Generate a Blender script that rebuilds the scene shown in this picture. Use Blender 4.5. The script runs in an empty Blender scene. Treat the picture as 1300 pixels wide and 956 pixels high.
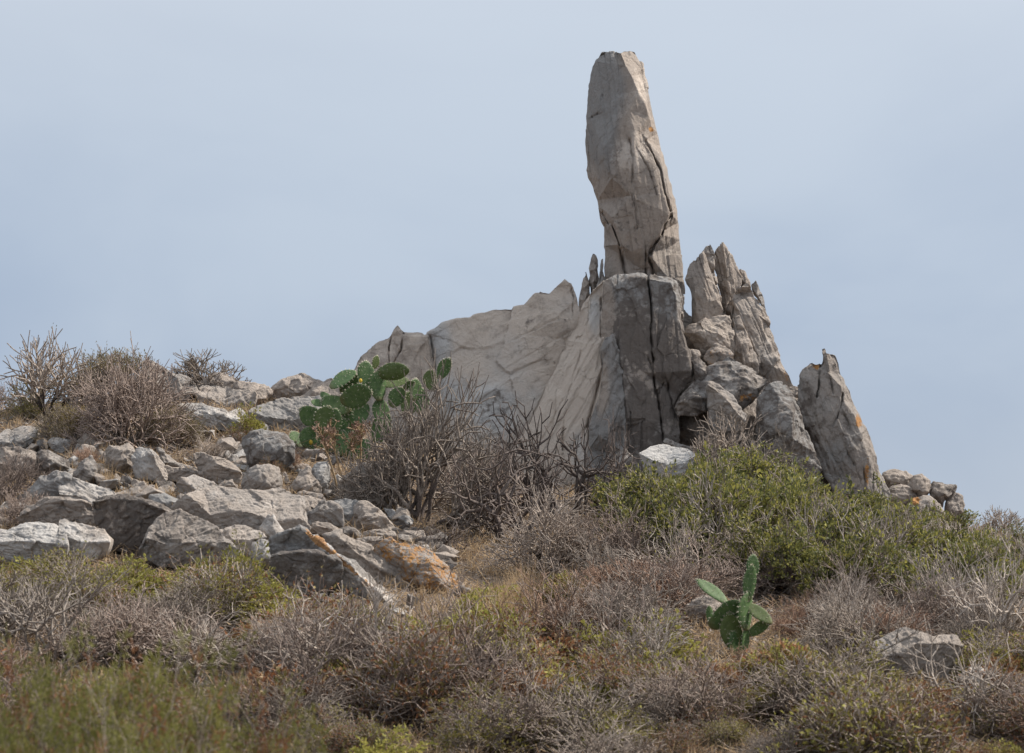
import bpy, math, random, time
import numpy as np
from mathutils import Vector, Matrix
from mathutils.geometry import delaunay_2d_cdt

T0 = time.time()
SC = bpy.context.scene
COL = SC.collection
rad = math.radians

# ------------------------------------------------------------------ camera
F = 3330.0                     # focal length in photo pixels (1300 wide)
CZ = 1.6                       # eye height
HOR = 860.0                    # photo row of the horizon
PITCH = math.atan((HOR - 478.0) / F)
cam_d = bpy.data.cameras.new('camera')
cam = bpy.data.objects.new('camera', cam_d); COL.objects.link(cam)
cam.location = (0, 0, CZ)
cam.rotation_euler = (math.pi / 2 + PITCH, 0, 0)
cam_d.sensor_width = 36.0
cam_d.lens = 36.0 * F / 1300.0
cam_d.clip_start = 0.1
cam_d.clip_end = 5000.0
cam_d.dof.use_dof = True
cam_d.dof.focus_distance = 33.0
cam_d.dof.aperture_fstop = 3.5
SC.camera = cam

# ------------------------------------------------------------------ sky and sun
SUN_EL, SUN_AZ = rad(48), rad(72)      # azimuth from +Y (view direction) towards +X
world = bpy.data.worlds.new('World'); SC.world = world; world.use_nodes = True
wn, wl = world.node_tree.nodes, world.node_tree.links
wn.clear()
sky = wn.new('ShaderNodeTexSky'); sky.sky_type = 'NISHITA'; sky.sun_disc = False
sky.sun_elevation = SUN_EL; sky.sun_rotation = SUN_AZ
sky.air_density = 1.0; sky.dust_density = 4.0; sky.ozone_density = 1.0
tc = wn.new('ShaderNodeTexCoord')
sep = wn.new('ShaderNodeSeparateXYZ'); wl.new(tc.outputs['Generated'], sep.inputs[0])
mp = wn.new('ShaderNodeMapping'); mp.inputs['Scale'].default_value = (1.0, 1.0, 1.9)
wl.new(tc.outputs['Generated'], mp.inputs[0])
nz = wn.new('ShaderNodeTexNoise'); nz.inputs['Scale'].default_value = 3.6
nz.inputs['Detail'].default_value = 5; nz.inputs['Roughness'].default_value = 0.5; nz.inputs['Distortion'].default_value = 0.4
wl.new(mp.outputs[0], nz.inputs['Vector'])
# thin overcast veil: brighter towards the zenith as on a thinly clouded day
el = wn.new('ShaderNodeMapRange'); el.inputs[1].default_value = 0.0; el.inputs[2].default_value = 1.0
el.inputs[3].default_value = 0.0; el.inputs[4].default_value = 1.0
wl.new(sep.outputs['Z'], el.inputs[0])
rampE = wn.new('ShaderNodeValToRGB'); wl.new(el.outputs[0], rampE.inputs[0])
er = rampE.color_ramp; er.interpolation = 'B_SPLINE'
er.elements[0].position = 0.0; er.elements[0].color = (0.55, 0.615, 0.715, 1)
er.elements[1].position = 1.0; er.elements[1].color = (1.0, 1.02, 1.05, 1)
for pos, c in ((0.05, (0.46, 0.53, 0.65, 1)), (0.12, (0.375, 0.455, 0.60, 1)), (0.17, (0.405, 0.485, 0.62, 1)), (0.25, (0.58, 0.63, 0.71, 1)), (0.45, (0.76, 0.80, 0.87, 1))):
    e = er.elements.new(pos); e.color = c
cl = wn.new('ShaderNodeMapRange'); cl.interpolation_type = 'SMOOTHSTEP'
cl.inputs[1].default_value = 0.38; cl.inputs[2].default_value = 0.68
cl.inputs[3].default_value = 0.0; cl.inputs[4].default_value = 0.48
wl.new(nz.outputs['Fac'], cl.inputs[0])
mixc = wn.new('ShaderNodeMixRGB'); mixc.blend_type = 'MIX'
wl.new(cl.outputs[0], mixc.inputs[0]); wl.new(rampE.outputs[0], mixc.inputs[1])
mixc.inputs[2].default_value = (0.66, 0.72, 0.80, 1)
gain = wn.new('ShaderNodeMixRGB'); gain.blend_type = 'MULTIPLY'; gain.inputs[0].default_value = 1.0
gain.inputs[2].default_value = (9.3, 9.45, 9.5, 1)
wl.new(mixc.outputs[0], gain.inputs[1])
mixs = wn.new('ShaderNodeMixRGB'); mixs.inputs[0].default_value = 0.8
wl.new(sky.outputs[0], mixs.inputs[1]); wl.new(gain.outputs[0], mixs.inputs[2])
bg = wn.new('ShaderNodeBackground'); bg.inputs['Strength'].default_value = 0.1
wl.new(mixs.outputs[0], bg.inputs['Color'])
wo = wn.new('ShaderNodeOutputWorld'); wl.new(bg.outputs[0], wo.inputs['Surface'])

sun_d = bpy.data.lights.new('sun', 'SUN'); sun_d.energy = 5.0; sun_d.angle = rad(1.2); sun_d.color = (1.0, 0.93, 0.83)
sun = bpy.data.objects.new('sun', sun_d); COL.objects.link(sun)
sdir = Vector((math.sin(SUN_AZ) * math.cos(SUN_EL), math.cos(SUN_AZ) * math.cos(SUN_EL), math.sin(SUN_EL)))
sun.rotation_euler = sdir.to_track_quat('Z', 'Y').to_euler()
sun.location = (20, 20, 40)

SC.view_settings.view_transform = 'Standard'; SC.view_settings.look = 'None'
SC.view_settings.exposure = 0.22; SC.view_settings.gamma = 1.0
SC.view_settings.use_curve_mapping = False
SC.render.engine = 'CYCLES'
SC.cycles.use_denoising = True
SC.cycles.max_bounces = 6; SC.cycles.diffuse_bounces = 4; SC.cycles.transmission_bounces = 3
SC.cycles.use_adaptive_sampling = True; SC.cycles.adaptive_threshold = 0.01

# ------------------------------------------------------------------ numpy noise
_rng = np.random.RandomState(7)
_perm = _rng.permutation(256); _perm = np.concatenate([_perm, _perm, _perm])
_g = _rng.normal(size=(256, 3)); _g /= np.linalg.norm(_g, axis=1)[:, None]
def perlin(p):
    p = np.asarray(p, float); i = np.floor(p).astype(int); f = p - i; i &= 255
    u = f * f * f * (f * (f * 6 - 15) + 10)
    r = 0
    for dx in (0, 1):
        for dy in (0, 1):
            for dz in (0, 1):
                h = _perm[_perm[_perm[i[:, 0] + dx] + i[:, 1] + dy] + i[:, 2] + dz]
                g = _g[h]
                d = g[:, 0] * (f[:, 0] - dx) + g[:, 1] * (f[:, 1] - dy) + g[:, 2] * (f[:, 2] - dz)
                w = (u[:, 0] if dx else 1 - u[:, 0]) * (u[:, 1] if dy else 1 - u[:, 1]) * (u[:, 2] if dz else 1 - u[:, 2])
                r = r + w * d
    return r * 1.6
def fbm(p, oct=4, gain=0.5):
    a, r = 1.0, 0
    for k in range(oct):
        r = r + a * perlin(p * 2.0 ** k + 17.3 * k); a *= gain
    return r

# ------------------------------------------------------------------ projection and terrain
_c, _s = math.cos(PITCH), math.sin(PITCH)
def P(px, py, Y):
    """photo pixel at depth Y -> world point"""
    px, py = np.asarray(px, float), np.asarray(py, float)
    a, b = (px - 650.0) / F, (478.0 - py) / F
    dy = _c - b * _s; dz = _s + b * _c
    k = Y / dy
    return np.stack([a * k, Y + 0 * k, CZ + dz * k], -1)
YC = 37.0
_crest = [(-900, 620), (-300, 545), (0, 518), (100, 508), (200, 494), (300, 502), (400, 508), (500, 545), (600, 585), (700, 606), (800, 604),
          (900, 604), (1000, 616), (1100, 638), (1200, 660), (1300, 694), (1500, 745), (2000, 820)]
_cp = P([c[0] for c in _crest], [c[1] for c in _crest], YC)
def terr(x, y):
    x = np.asarray(x, float); y = np.asarray(y, float)
    zc = np.interp(x, _cp[:, 0], _cp[:, 2])
    t = (y - 18.0) / (YC - 18.0)
    z = np.where(t < 0, 0.5 * np.clip(y, -50, 18) / 18.0, 0.5 + (zc - 0.5) * np.clip(t, 0, 1))
    over = np.maximum(y - YC, 0)
    z = z - np.minimum(0.42 * over ** 1.1, 0.42 * 10 ** 1.1 + over * 0.02)
    q = np.stack([x * 0.9, y * 0.9, 0 * x], -1)
    sh = q.shape
    n = fbm(q.reshape(-1, 3), 4).reshape(sh[:-1])
    return z + 0.07 * n * np.clip((YC + 1 - y) / 3, 0, 1)
def hit(px, py):
    """depth at which the view ray of a photo pixel meets the ground"""
    Y = np.linspace(15, YC, 700)
    p = P(np.full_like(Y, px), np.full_like(Y, py), Y)
    below = p[:, 2] < terr(p[:, 0], p[:, 1])
    k = np.argmax(below) if below.any() else len(Y) - 1
    return float(Y[k])

# ------------------------------------------------------------------ mesh helpers
def mesh_np(name, V, faces, mats=(), smooth=True, attr=None):
    """faces: (n,3) or (n,4) int array"""
    me = bpy.data.meshes.new(name)
    V = np.asarray(V, np.float32); faces = np.asarray(faces, np.int32)
    n, k = faces.shape
    me.vertices.add(len(V)); me.vertices.foreach_set('co', V.ravel())
    me.loops.add(n * k); me.loops.foreach_set('vertex_index', faces.ravel())
    me.polygons.add(n)
    me.polygons.foreach_set('loop_start', np.arange(0, n * k, k, dtype=np.int32))
    me.polygons.foreach_set('loop_total', np.full(n, k, np.int32))
    me.polygons.foreach_set('use_smooth', np.full(n, smooth, bool))
    if attr is not None:
        a = me.attributes.new('stain_tone', 'FLOAT_COLOR', 'POINT')
        a.data.foreach_set('color', np.asarray(attr, np.float32).ravel())
    me.update(calc_edges=True); me.validate()
    for m in mats: me.materials.append(m)
    return me
def link(name, data, parent=None, loc=None):
    o = bpy.data.objects.new(name, data); COL.objects.link(o)
    if parent is not None: o.parent = parent
    if loc is not None: o.location = loc
    return o
def tag(o, label=None, cat=None, group=None, kind=None):
    if label: o['label'] = label
    if cat: o['category'] = cat
    if group: o['group'] = group
    if kind: o['kind'] = kind
    return o

# ------------------------------------------------------------------ materials
def new_mat(name):
    m = bpy.data.materials.new(name); m.use_nodes = True
    n, l = m.node_tree.nodes, m.node_tree.links
    return m, n, l, n['Principled BSDF']
def nnoise(n, l, vec, scale, detail=6, rough=0.6, dist=0.0):
    t = n.new('ShaderNodeTexNoise'); t.inputs['Scale'].default_value = scale
    t.inputs['Detail'].default_value = detail; t.inputs['Roughness'].default_value = rough; t.inputs['Distortion'].default_value = dist
    l.new(vec, t.inputs['Vector']); return t.outputs['Fac']
def nmap(n, l, v, a, b, c=0.0, d=1.0, smooth=True):
    t = n.new('ShaderNodeMapRange'); t.interpolation_type = 'SMOOTHSTEP' if smooth else 'LINEAR'
    t.inputs[1].default_value = a; t.inputs[2].default_value = b; t.inputs[3].default_value = c; t.inputs[4].default_value = d
    l.new(v, t.inputs[0]); return t.outputs[0]
def nmix(n, l, f, a, b, mode='MIX'):
    t = n.new('ShaderNodeMixRGB'); t.blend_type = mode
    for i, v in ((0, f), (1, a), (2, b)):
        if isinstance(v, (int, float)): t.inputs[i].default_value = v
        elif isinstance(v, tuple): t.inputs[i].default_value = v + (1,)
        else: l.new(v, t.inputs[i])
    return t.outputs[0]
def nmath(n, l, op, a, b):
    t = n.new('ShaderNodeMath'); t.operation = op
    for i, v in ((0, a), (1, b)):
        if isinstance(v, (int, float)): t.inputs[i].default_value = v
        else: l.new(v, t.inputs[i])
    return t.outputs[0]

def make_rock_mat():
    m, n, l, b = new_mat('granite')
    g = n.new('ShaderNodeNewGeometry'); pos = g.outputs['Position']
    at = n.new('ShaderNodeAttribute'); at.attribute_name = 'stain_tone'
    s = n.new('ShaderNodeSeparateColor'); l.new(at.outputs['Color'], s.inputs[0])
    orange, dark, pale, warm = s.outputs[0], s.outputs[1], s.outputs[2], at.outputs['Alpha']
    n_low = nnoise(n, l, pos, 1.1, 5, 0.55, 0.3)
    n_mid = nnoise(n, l, pos, 5.0, 8, 0.65, 0.2)
    n_fine = nnoise(n, l, pos, 26.0, 9, 0.75)
    n_spk = nnoise(n, l, pos, 120.0, 3, 0.6)
    wf = nmath(n, l, 'ADD', warm, nmath(n, l, 'MULTIPLY', nmath(n, l, 'SUBTRACT', n_low, 0.5), 1.3))
    base = nmix(n, l, nmap(n, l, wf, 0.2, 0.8), (0.31, 0.305, 0.30), (0.445, 0.378, 0.325))
    base = nmix(n, l, nmap(n, l, n_mid, 0.42, 0.72, 0, 0.4), base, (0.29, 0.25, 0.22))
    base = nmix(n, l, nmap(n, l, n_fine, 0.4, 0.7, 0.0, 0.35), base, (0.19, 0.17, 0.155))
    base = nmix(n, l, nmap(n, l, n_spk, 0.3, 0.7, 0.0, 1.0), nmix(n, l, 0.35, base, (0.20, 0.18, 0.17)), base)
    # pale fresh rock
    pf = nmap(n, l, nmath(n, l, 'ADD', pale, nmath(n, l, 'MULTIPLY', nmath(n, l, 'SUBTRACT', n_mid, 0.5), 1.2)), 0.45, 0.75, 0, 0.85)
    base = nmix(n, l, pf, base, nmix(n, l, nmap(n, l, wf, 0.2, 0.9), (0.58, 0.565, 0.55), (0.63, 0.545, 0.47)))
    # dark lichen crust in blotches
    vor = n.new('ShaderNodeTexVoronoi'); vor.inputs['Scale'].default_value = 9.0; vor.inputs['Randomness'].default_value = 1.0
    nv = n.new('ShaderNodeVectorMath'); nv.operation = 'ADD'
    l.new(pos, nv.inputs[0])
    sc = n.new('ShaderNodeTexNoise'); sc.inputs['Scale'].default_value = 9; sc.inputs['Detail'].default_value = 5; l.new(pos, sc.inputs['Vector'])
    scl = n.new('ShaderNodeVectorMath'); scl.operation = 'SCALE'; scl.inputs['Scale'].default_value = 0.22; l.new(sc.outputs['Color'], scl.inputs[0])
    l.new(scl.outputs[0], nv.inputs[1]); l.new(nv.outputs[0], vor.inputs['Vector'])
    blot = nmath(n, l, 'ADD', nmath(n, l, 'MULTIPLY', n_fine, 0.6), nmath(n, l, 'MULTIPLY', vor.outputs['Distance'], 0.55))
    blot = nmath(n, l, 'ADD', blot, nmath(n, l, 'MULTIPLY', nmath(n, l, 'SUBTRACT', n_mid, 0.5), 0.8))
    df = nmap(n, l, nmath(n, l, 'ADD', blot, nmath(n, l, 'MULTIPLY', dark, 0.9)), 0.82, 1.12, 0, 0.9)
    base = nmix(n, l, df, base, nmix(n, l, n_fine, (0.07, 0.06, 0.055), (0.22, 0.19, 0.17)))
    # orange crustose lichen
    ob = nmath(n, l, 'ADD', nmath(n, l, 'MULTIPLY', n_fine, 0.75), nmath(n, l, 'MULTIPLY', nnoise(n, l, pos, 9.0, 9, 0.75, 0.6), 0.6))
    of = nmap(n, l, nmath(n, l, 'ADD', ob, nmath(n, l, 'MULTIPLY', orange, 0.75)), 0.97, 1.10, 0, 0.85)
    base = nmix(n, l, of, base, nmix(n, l, nmap(n, l, n_fine, 0.35, 0.65), (0.25, 0.10, 0.025), (0.55, 0.27, 0.07)))
    l.new(base, b.inputs['Base Color'])
    b.inputs['Roughness'].default_value = 0.92
    # hairline joints
    ve = n.new('ShaderNodeTexVoronoi'); ve.feature = 'DISTANCE_TO_EDGE'; ve.inputs['Scale'].default_value = 2.3
    l.new(nv.outputs[0], ve.inputs['Vector'])
    jm = nmath(n, l, 'MULTIPLY', nmap(n, l, ve.outputs['Distance'], 0.0, 0.016, 1.0, 0.0), nmap(n, l, nnoise(n, l, pos, 1.7, 3, 0.5), 0.5, 0.62))
    b.inputs['Specular IOR Level'].default_value = 0.25
    bp = n.new('ShaderNodeBump'); bp.inputs['Strength'].default_value = 0.9; bp.inputs['Distance'].default_value = 0.035
    hh = nmath(n, l, 'ADD', nmath(n, l, 'MULTIPLY', n_fine, 1.0), nmath(n, l, 'MULTIPLY', n_spk, 0.3))
    hh = nmath(n, l, 'SUBTRACT', nmath(n, l, 'ADD', hh, nmath(n, l, 'MULTIPLY', n_mid, 0.8)), nmath(n, l, 'MULTIPLY', jm, 0.5))
    l.new(hh, bp.inputs['Height']); l.new(bp.outputs[0], b.inputs['Normal'])
    return m
ROCK = make_rock_mat()

def make_soil():
    m, n, l, b = new_mat('dry_soil')
    pos = n.new('ShaderNodeNewGeometry').outputs['Position']
    a = nnoise(n, l, pos, 2.0, 8, 0.65); c = nnoise(n, l, pos, 22.0, 6, 0.7)
    base = nmix(n, l, nmap(n, l, a, 0.35, 0.65), (0.13, 0.097, 0.075), (0.23, 0.18, 0.14))
    base = nmix(n, l, nmap(n, l, c, 0.4, 0.7, 0, 0.7), base, (0.09, 0.068, 0.05))
    l.new(base, b.inputs['Base Color']); b.inputs['Roughness'].default_value = 1.0
    b.inputs['Specular IOR Level'].default_value = 0.1
    bp = n.new('ShaderNodeBump'); bp.inputs['Strength'].default_value = 0.9; bp.inputs['Distance'].default_value = 0.05
    l.new(c, bp.inputs['Height']); l.new(bp.outputs[0], b.inputs['Normal'])
    return m
SOIL = make_soil()

def plant_mat(name, c1, c2, rough=0.8, trans=0.0, nscale=7.0, spec=0.2):
    """two-tone plant tissue, varied from twig to twig and from plant to plant"""
    m, n, l, b = new_mat(name)
    pos = n.new('ShaderNodeNewGeometry').outputs['Position']
    a = nnoise(n, l, pos, nscale, 4, 0.6); f = nnoise(n, l, pos, nscale * 9, 2, 0.6)
    mixf = nmap(n, l, nmath(n, l, 'ADD', nmath(n, l, 'MULTIPLY', a, 0.45), nmath(n, l, 'MULTIPLY', f, 0.55)), 0.36, 0.64)
    base = nmix(n, l, mixf, c1, c2)
    oi = n.new('ShaderNodeObjectInfo')
    hv = n.new('ShaderNodeHueSaturation')
    l.new(nmap(n, l, oi.outputs['Random'], 0, 1, 0.72, 1.25, False), hv.inputs['Value'])
    hv.inputs['Saturation'].default_value = 1.0
    l.new(base, hv.inputs['Color'])
    l.new(hv.outputs[0], b.inputs['Base Color'])
    b.inputs['Roughness'].default_value = rough; b.inputs['Specular IOR Level'].default_value = spec
    if trans:
        tr = n.new('ShaderNodeBsdfTranslucent'); l.new(hv.outputs[0], tr.inputs['Color'])
        mx = n.new('ShaderNodeMixShader'); mx.inputs[0].default_value = trans
        l.new(b.outputs[0], mx.inputs[1]); l.new(tr.outputs[0], mx.inputs[2])
        l.new(mx.outputs[0], n['Material Output'].inputs['Surface'])
    return m
M_TWIG = plant_mat('twig_grey_brown', (0.15, 0.12, 0.10), (0.46, 0.39, 0.335))
M_TWIGP = plant_mat('twig_purple_brown', (0.135, 0.102, 0.086), (0.40, 0.32, 0.275))
M_TWIGD = plant_mat('twig_dark', (0.055, 0.044, 0.04), (0.18, 0.145, 0.13))
M_TWIGL = plant_mat('twig_pale', (0.20, 0.165, 0.14), (0.48, 0.42, 0.37))
M_TWIGR = plant_mat('twig_rust', (0.13, 0.085, 0.065), (0.36, 0.235, 0.17))
M_LEAF = plant_mat('leaf_green', (0.05, 0.066, 0.023), (0.225, 0.22, 0.075), 0.5, 0.35, spec=0.45)
M_LEAFY = plant_mat('leaf_yellow_green', (0.20, 0.20, 0.045), (0.42, 0.38, 0.11), 0.6, 0.35)
M_LEAFO = plant_mat('leaf_olive', (0.13, 0.115, 0.05), (0.28, 0.22, 0.09), 0.7, 0.3)
M_LEAFR = plant_mat('leaf_rust', (0.20, 0.085, 0.045), (0.36, 0.19, 0.10), 0.8, 0.25)
M_HEATH = plant_mat('heath_green', (0.115, 0.125, 0.035), (0.28, 0.26, 0.085), 0.7, 0.3)
M_STRAW = plant_mat('dry_straw', (0.33, 0.225, 0.13), (0.58, 0.44, 0.28), 0.7, 0.3)

# ------------------------------------------------------------------ ground
def build_ground():
    xs = np.unique(np.concatenate([np.linspace(-400, -14, 24), np.arange(-14, 14.01, 0.14), np.linspace(14, 400, 24)]))
    ys = np.unique(np.concatenate([np.linspace(-60, 14, 16), np.arange(14, 40, 0.14), np.linspace(40, 700, 40)]))
    X, Yg = np.meshgrid(xs, ys)
    Z = terr(X, Yg)
    V = np.stack([X, Yg, Z], -1).reshape(-1, 3)
    nx, ny = len(xs), len(ys)
    i = (np.arange(ny - 1)[:, None] * nx + np.arange(nx - 1)[None]).ravel()
    fc = np.stack([i, i + 1, i + nx + 1, i + nx], -1)
    o = link('ground', mesh_np('ground', V, fc, [SOIL]))
    tag(o, 'dry brown hillside soil between rocks and shrubs', kind='structure')
build_ground()

# ------------------------------------------------------------------ rocks
def refine(V, T, lmin, iters=9):
    """split every edge longer than its limit; V has columns x y z | px py front d"""
    for _ in range(iters):
        e = np.concatenate([T[:, [0, 1]], T[:, [1, 2]], T[:, [2, 0]]])
        es = np.sort(e, 1)
        key = es[:, 0].astype(np.int64) * (len(V) + 1) + es[:, 1]
        uk, first, inv = np.unique(key, return_index=True, return_inverse=True)
        ue = es[first]
        a, b = V[ue[:, 0]], V[ue[:, 1]]
        ln = np.linalg.norm(a[:, :3] - b[:, :3], axis=1)
        fr = np.minimum(a[:, 5], b[:, 5])
        lim = np.where(fr > 0.98, lmin, np.where(np.maximum(a[:, 5], b[:, 5]) > 0.98, lmin * 2.5, lmin * 7))
        mk = ln > lim
        if not mk.any(): break
        mid = np.full(len(ue), -1); mid[mk] = len(V) + np.arange(mk.sum())
        V = np.concatenate([V, 0.5 * (a[mk] + b[mk])])
        n = len(T)
        m = np.stack([mid[inv[:n]], mid[inv[n:2 * n]], mid[inv[2 * n:]]], 1)
        L3 = np.stack([ln[inv[:n]], ln[inv[n:2 * n]], ln[inv[2 * n:]]], 1)
        cnt = (m >= 0).sum(1)
        out = [T[cnt == 0]]
        q = T[cnt == 3]; w = m[cnt == 3]
        if len(q):
            out += [np.stack([q[:, 0], w[:, 0], w[:, 2]], 1), np.stack([w[:, 0], q[:, 1], w[:, 1]], 1),
                    np.stack([w[:, 2], w[:, 1], q[:, 2]], 1), w]
        for k in range(3):
            s = (cnt == 1) & (m[:, k] >= 0)
            q = T[s]; w = m[s, k]; A, B, Cc = q[:, k], q[:, (k + 1) % 3], q[:, (k + 2) % 3]
            if len(q): out += [np.stack([A, w, Cc], 1), np.stack([w, B, Cc], 1)]
            s = (cnt == 2) & (m[:, k] < 0)        # edges k+1 and k+2 are split
            q = T[s]
            if len(q):
                A, B, Cc = q[:, k], q[:, (k + 1) % 3], q[:, (k + 2) % 3]
                w1, w2 = m[s, (k + 1) % 3], m[s, (k + 2) % 3]   # on B-C and C-A
                out += [np.stack([w2, w1, Cc], 1), np.stack([A, B, w1], 1), np.stack([A, w1, w2], 1)]
        T = np.concatenate(out)
    return V, T
def vnormals(V, T):
    n = np.cross(V[T[:, 1]] - V[T[:, 0]], V[T[:, 2]] - V[T[:, 0]])
    N = np.zeros_like(V)
    for k in range(3):
        for j in range(3): N[:, j] += np.bincount(T[:, k], n[:, j], len(V))
    return N / (np.linalg.norm(N, axis=1)[:, None] + 1e-12)
def smooth(V, T, it, lam=0.5):
    e = np.concatenate([T[:, [0, 1]], T[:, [1, 2]], T[:, [2, 0]]])
    i, j = np.concatenate([e[:, 0], e[:, 1]]), np.concatenate([e[:, 1], e[:, 0]])
    c = np.bincount(i, minlength=len(V)) + 1e-9
    for _ in range(it):
        A = np.stack([np.bincount(i, V[j, k], len(V)) / c for k in range(3)], 1)
        V = V + lam * (A - V)
    return V
def seg_dist(q, a, b):
    ab = b - a; t = np.clip(((q - a) @ ab) / (ab @ ab + 1e-9), 0, 1)
    return np.linalg.norm(q - (a + t[:, None] * ab), axis=1)

def zz(R, pts):
    """zoom-window points -> photo pixels"""
    x0, y0, s = R
    return [(x0 + p[0] / s, y0 + p[1] / s) + tuple(p[2:]) for p in pts]

ROCKS = []
_rk = [0]
def rock(name, label, outline, Y=None, inner=(), ridge=None, ed=None, th=None, st=(0, 0.25, 0.1, 0.5), spots=(), cracks=(),
         amp=1.0, grain=(0, 1.0), chip=1.0, cat='boulder', group=None, lpx=1.7, front=None, tilt=1.25, sm=1, dk=1.0, grow=1.0, jag=None, fract=None):
    """outline: photo pixels (x, y[, d]); d = depth in photo pixels at the rock's distance, negative towards the camera
       inner: polylines of (x, y, d); ridge: polyline (x, y) between the top facet and the front facet"""
    _rk[0] += 1
    rs = np.random.RandomState(_rk[0] * 13 + 5)
    if grain == (0, 1.0): grain = (rs.uniform(92, 106), 1.7) if cat == 'rock' else (rs.uniform(-50, 50), 1.2)
    if fract is None: fract = 1.0 if cat == 'rock' else 0.35
    if cat == 'rock': amp = amp * 0.55; chip = chip * 0.7
    if jag is None: jag = 1.5 if cat == 'rock' else 0.0
    if grow != 1.0:
        g0 = np.array([p[:2] for p in outline]).mean(0)
        sc2 = lambda p: (g0[0] + (p[0] - g0[0]) * grow, g0[1] + (p[1] - g0[1]) * grow) + tuple(p[2:])
        outline = [sc2(p) for p in outline]; ridge = None if ridge is None else [sc2(p) for p in ridge]
    if jag:
        out2 = []
        for k, p in enumerate(outline):
            q = outline[(k + 1) % len(outline)]; out2.append(p)
            dx, dy = q[0] - p[0], q[1] - p[1]; ll = math.hypot(dx, dy); m = int(ll / 9.0)
            for j in range(1, m + 1):
                t = (j + rs.uniform(-0.3, 0.3)) / (m + 1); e = rs.uniform(-1, 1) * jag
                out2.append((p[0] + dx * t - dy / ll * e, p[1] + dy * t + dx / ll * e) + ((p[2] + (q[2] - p[2]) * t + rs.uniform(-1, 1) * jag,) if len(p) > 2 and len(q) > 2 else ()))
        outline = out2
    O = np.array([p[:2] for p in outline], float)
    w, h = np.ptp(O[:, 0]), np.ptp(O[:, 1]); size = math.sqrt(w * h)
    cx, cy = O.mean(0)
    if Y is None: Y = hit(cx, O[:, 1].max() + 0.03 * h)
    S = Y / F
    lpx = max(lpx, size / 110.0)
    ed = 0.22 * size if ed is None else ed
    th = 0.9 * size if th is None else th
    fr = 0.12 * size if front is None else front
    polys = [list(map(tuple, p)) for p in inner]
    od = []
    if ridge is not None:
        rx = np.array([p[0] for p in ridge]); ry = np.array([p[1] for p in ridge])
        o_ = np.argsort(rx)
        for k, p in enumerate(outline):
            if len(p) > 2: od.append(p[2]); continue
            yy = np.interp(p[0], rx[o_], ry[o_])
            if p[1] < yy: d = -fr + tilt * (yy - p[1])
            else: d = -fr + 0.22 * (p[1] - yy)
            lat = abs(p[0] - cx) / (w / 2)
            od.append(d + 0.14 * size * max(0, lat - 0.35))
        rp = []
        for q in ridge:
            on = np.min(np.linalg.norm(O - np.array(q[:2]), axis=1)) < 1.5
            if on: continue
            rp.append((q[0], q[1], -fr + rs.uniform(-0.03, 0.03) * size))
        if rp: polys.append(rp)
        # some unevenness on both facets
        for _ in range(3):
            t = rs.uniform(0.2, 0.8); k = rs.randint(len(outline))
            q = (O[k] - (cx, cy)) * rs.uniform(0.3, 0.6) + (cx, cy)
            yy = np.interp(q[0], rx[o_], ry[o_])
            d = -fr + (tilt * (yy - q[1]) if q[1] < yy else 0.22 * (q[1] - yy)) + rs.uniform(-0.04, 0.04) * size
            polys.append([(q[0], q[1], d)])
    else:
        for p in outline: od.append(p[2] if len(p) > 2 else ed + rs.uniform(-0.04, 0.04) * size)
        if not polys:
            for ringr, dd, nn in ((0.62, -0.02, 6), (0.3, -0.12, 3)):
                ph = rs.uniform(0, 6.28)
                for k in range(nn):
                    a = ph + k * 6.283 / nn + rs.uniform(-0.25, 0.25)
                    u = np.array([math.cos(a) * w, math.sin(a) * h]) * 0.5 * ringr
                    up = -math.sin(a)                      # upper facets lean back, lower ones lean in
                    polys.append([(cx + u[0], cy + u[1], dd * size - fr + (0.22 * up * ringr * h if up > 0 else 0) + rs.uniform(-0.05, 0.05) * size)])
    # triangulated front
    pts = [(p[0], p[1], od[k]) for k, p in enumerate(outline)]
    nO = len(pts); edges = [(k, (k + 1) % nO) for k in range(nO)]
    for pl in polys:
        base = len(pts); pts += [tuple(q) for q in pl]
        edges += [(base + k, base + k + 1) for k in range(len(pl) - 1)]
    area = sum(O[k][0] * O[(k + 1) % nO][1] - O[(k + 1) % nO][0] * O[k][1] for k in range(nO))
    loop = list(range(nO)) if area > 0 else list(range(nO))[::-1]
    v2, e2, f2, ov, oe, of = delaunay_2d_cdt([Vector(p[:2]) for p in pts], edges, [loop], 1, 1e-4)
    known = np.array([p[:2] for p in pts]); kd = np.array([p[2] for p in pts])
    px, py, d = [], [], []
    for k, v in enumerate(v2):
        px.append(v.x); py.append(v.y)
        if ov[k]: d.append(kd[ov[k][0]])
        else:
            r = np.linalg.norm(known - np.array([v.x, v.y]), axis=1) + 0.1; ww = 1 / r ** 3
            d.append(float((ww * kd).sum() / ww.sum()))
    px, py, d = map(np.array, (px, py, d))
    d = d * dk
    W = P(px, py, Y + d * S)
    T = []
    for f in f2:
        for k in range(1, len(f) - 1): T.append((f[0], f[k], f[k + 1]))
    T = np.array(T)
    used = np.unique(T); rm = np.full(len(px), -1); rm[used] = np.arange(len(used)); T = rm[T]
    px, py, d, W = px[used], py[used], d[used], W[used]
    V = np.column_stack([W, px, py, np.ones(len(px)), d])
    # boundary loop of the front
    es = {}
    for t in T:
        for a, b in ((t[0], t[1]), (t[1], t[2]), (t[2], t[0])): es[(a, b)] = 1
    bnd = {a: b for (a, b) in es if (b, a) not in es}
    st0 = next(iter(bnd)); lp = [st0]
    while bnd[lp[-1]] != st0 and len(lp) < 5000: lp.append(bnd[lp[-1]])
    lp = np.array(lp)
    # back shell: two rings and a cap
    c0 = W[lp].mean(0)
    prev = lp; newV = [V]; cnt = len(V); TT = [T]
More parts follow.
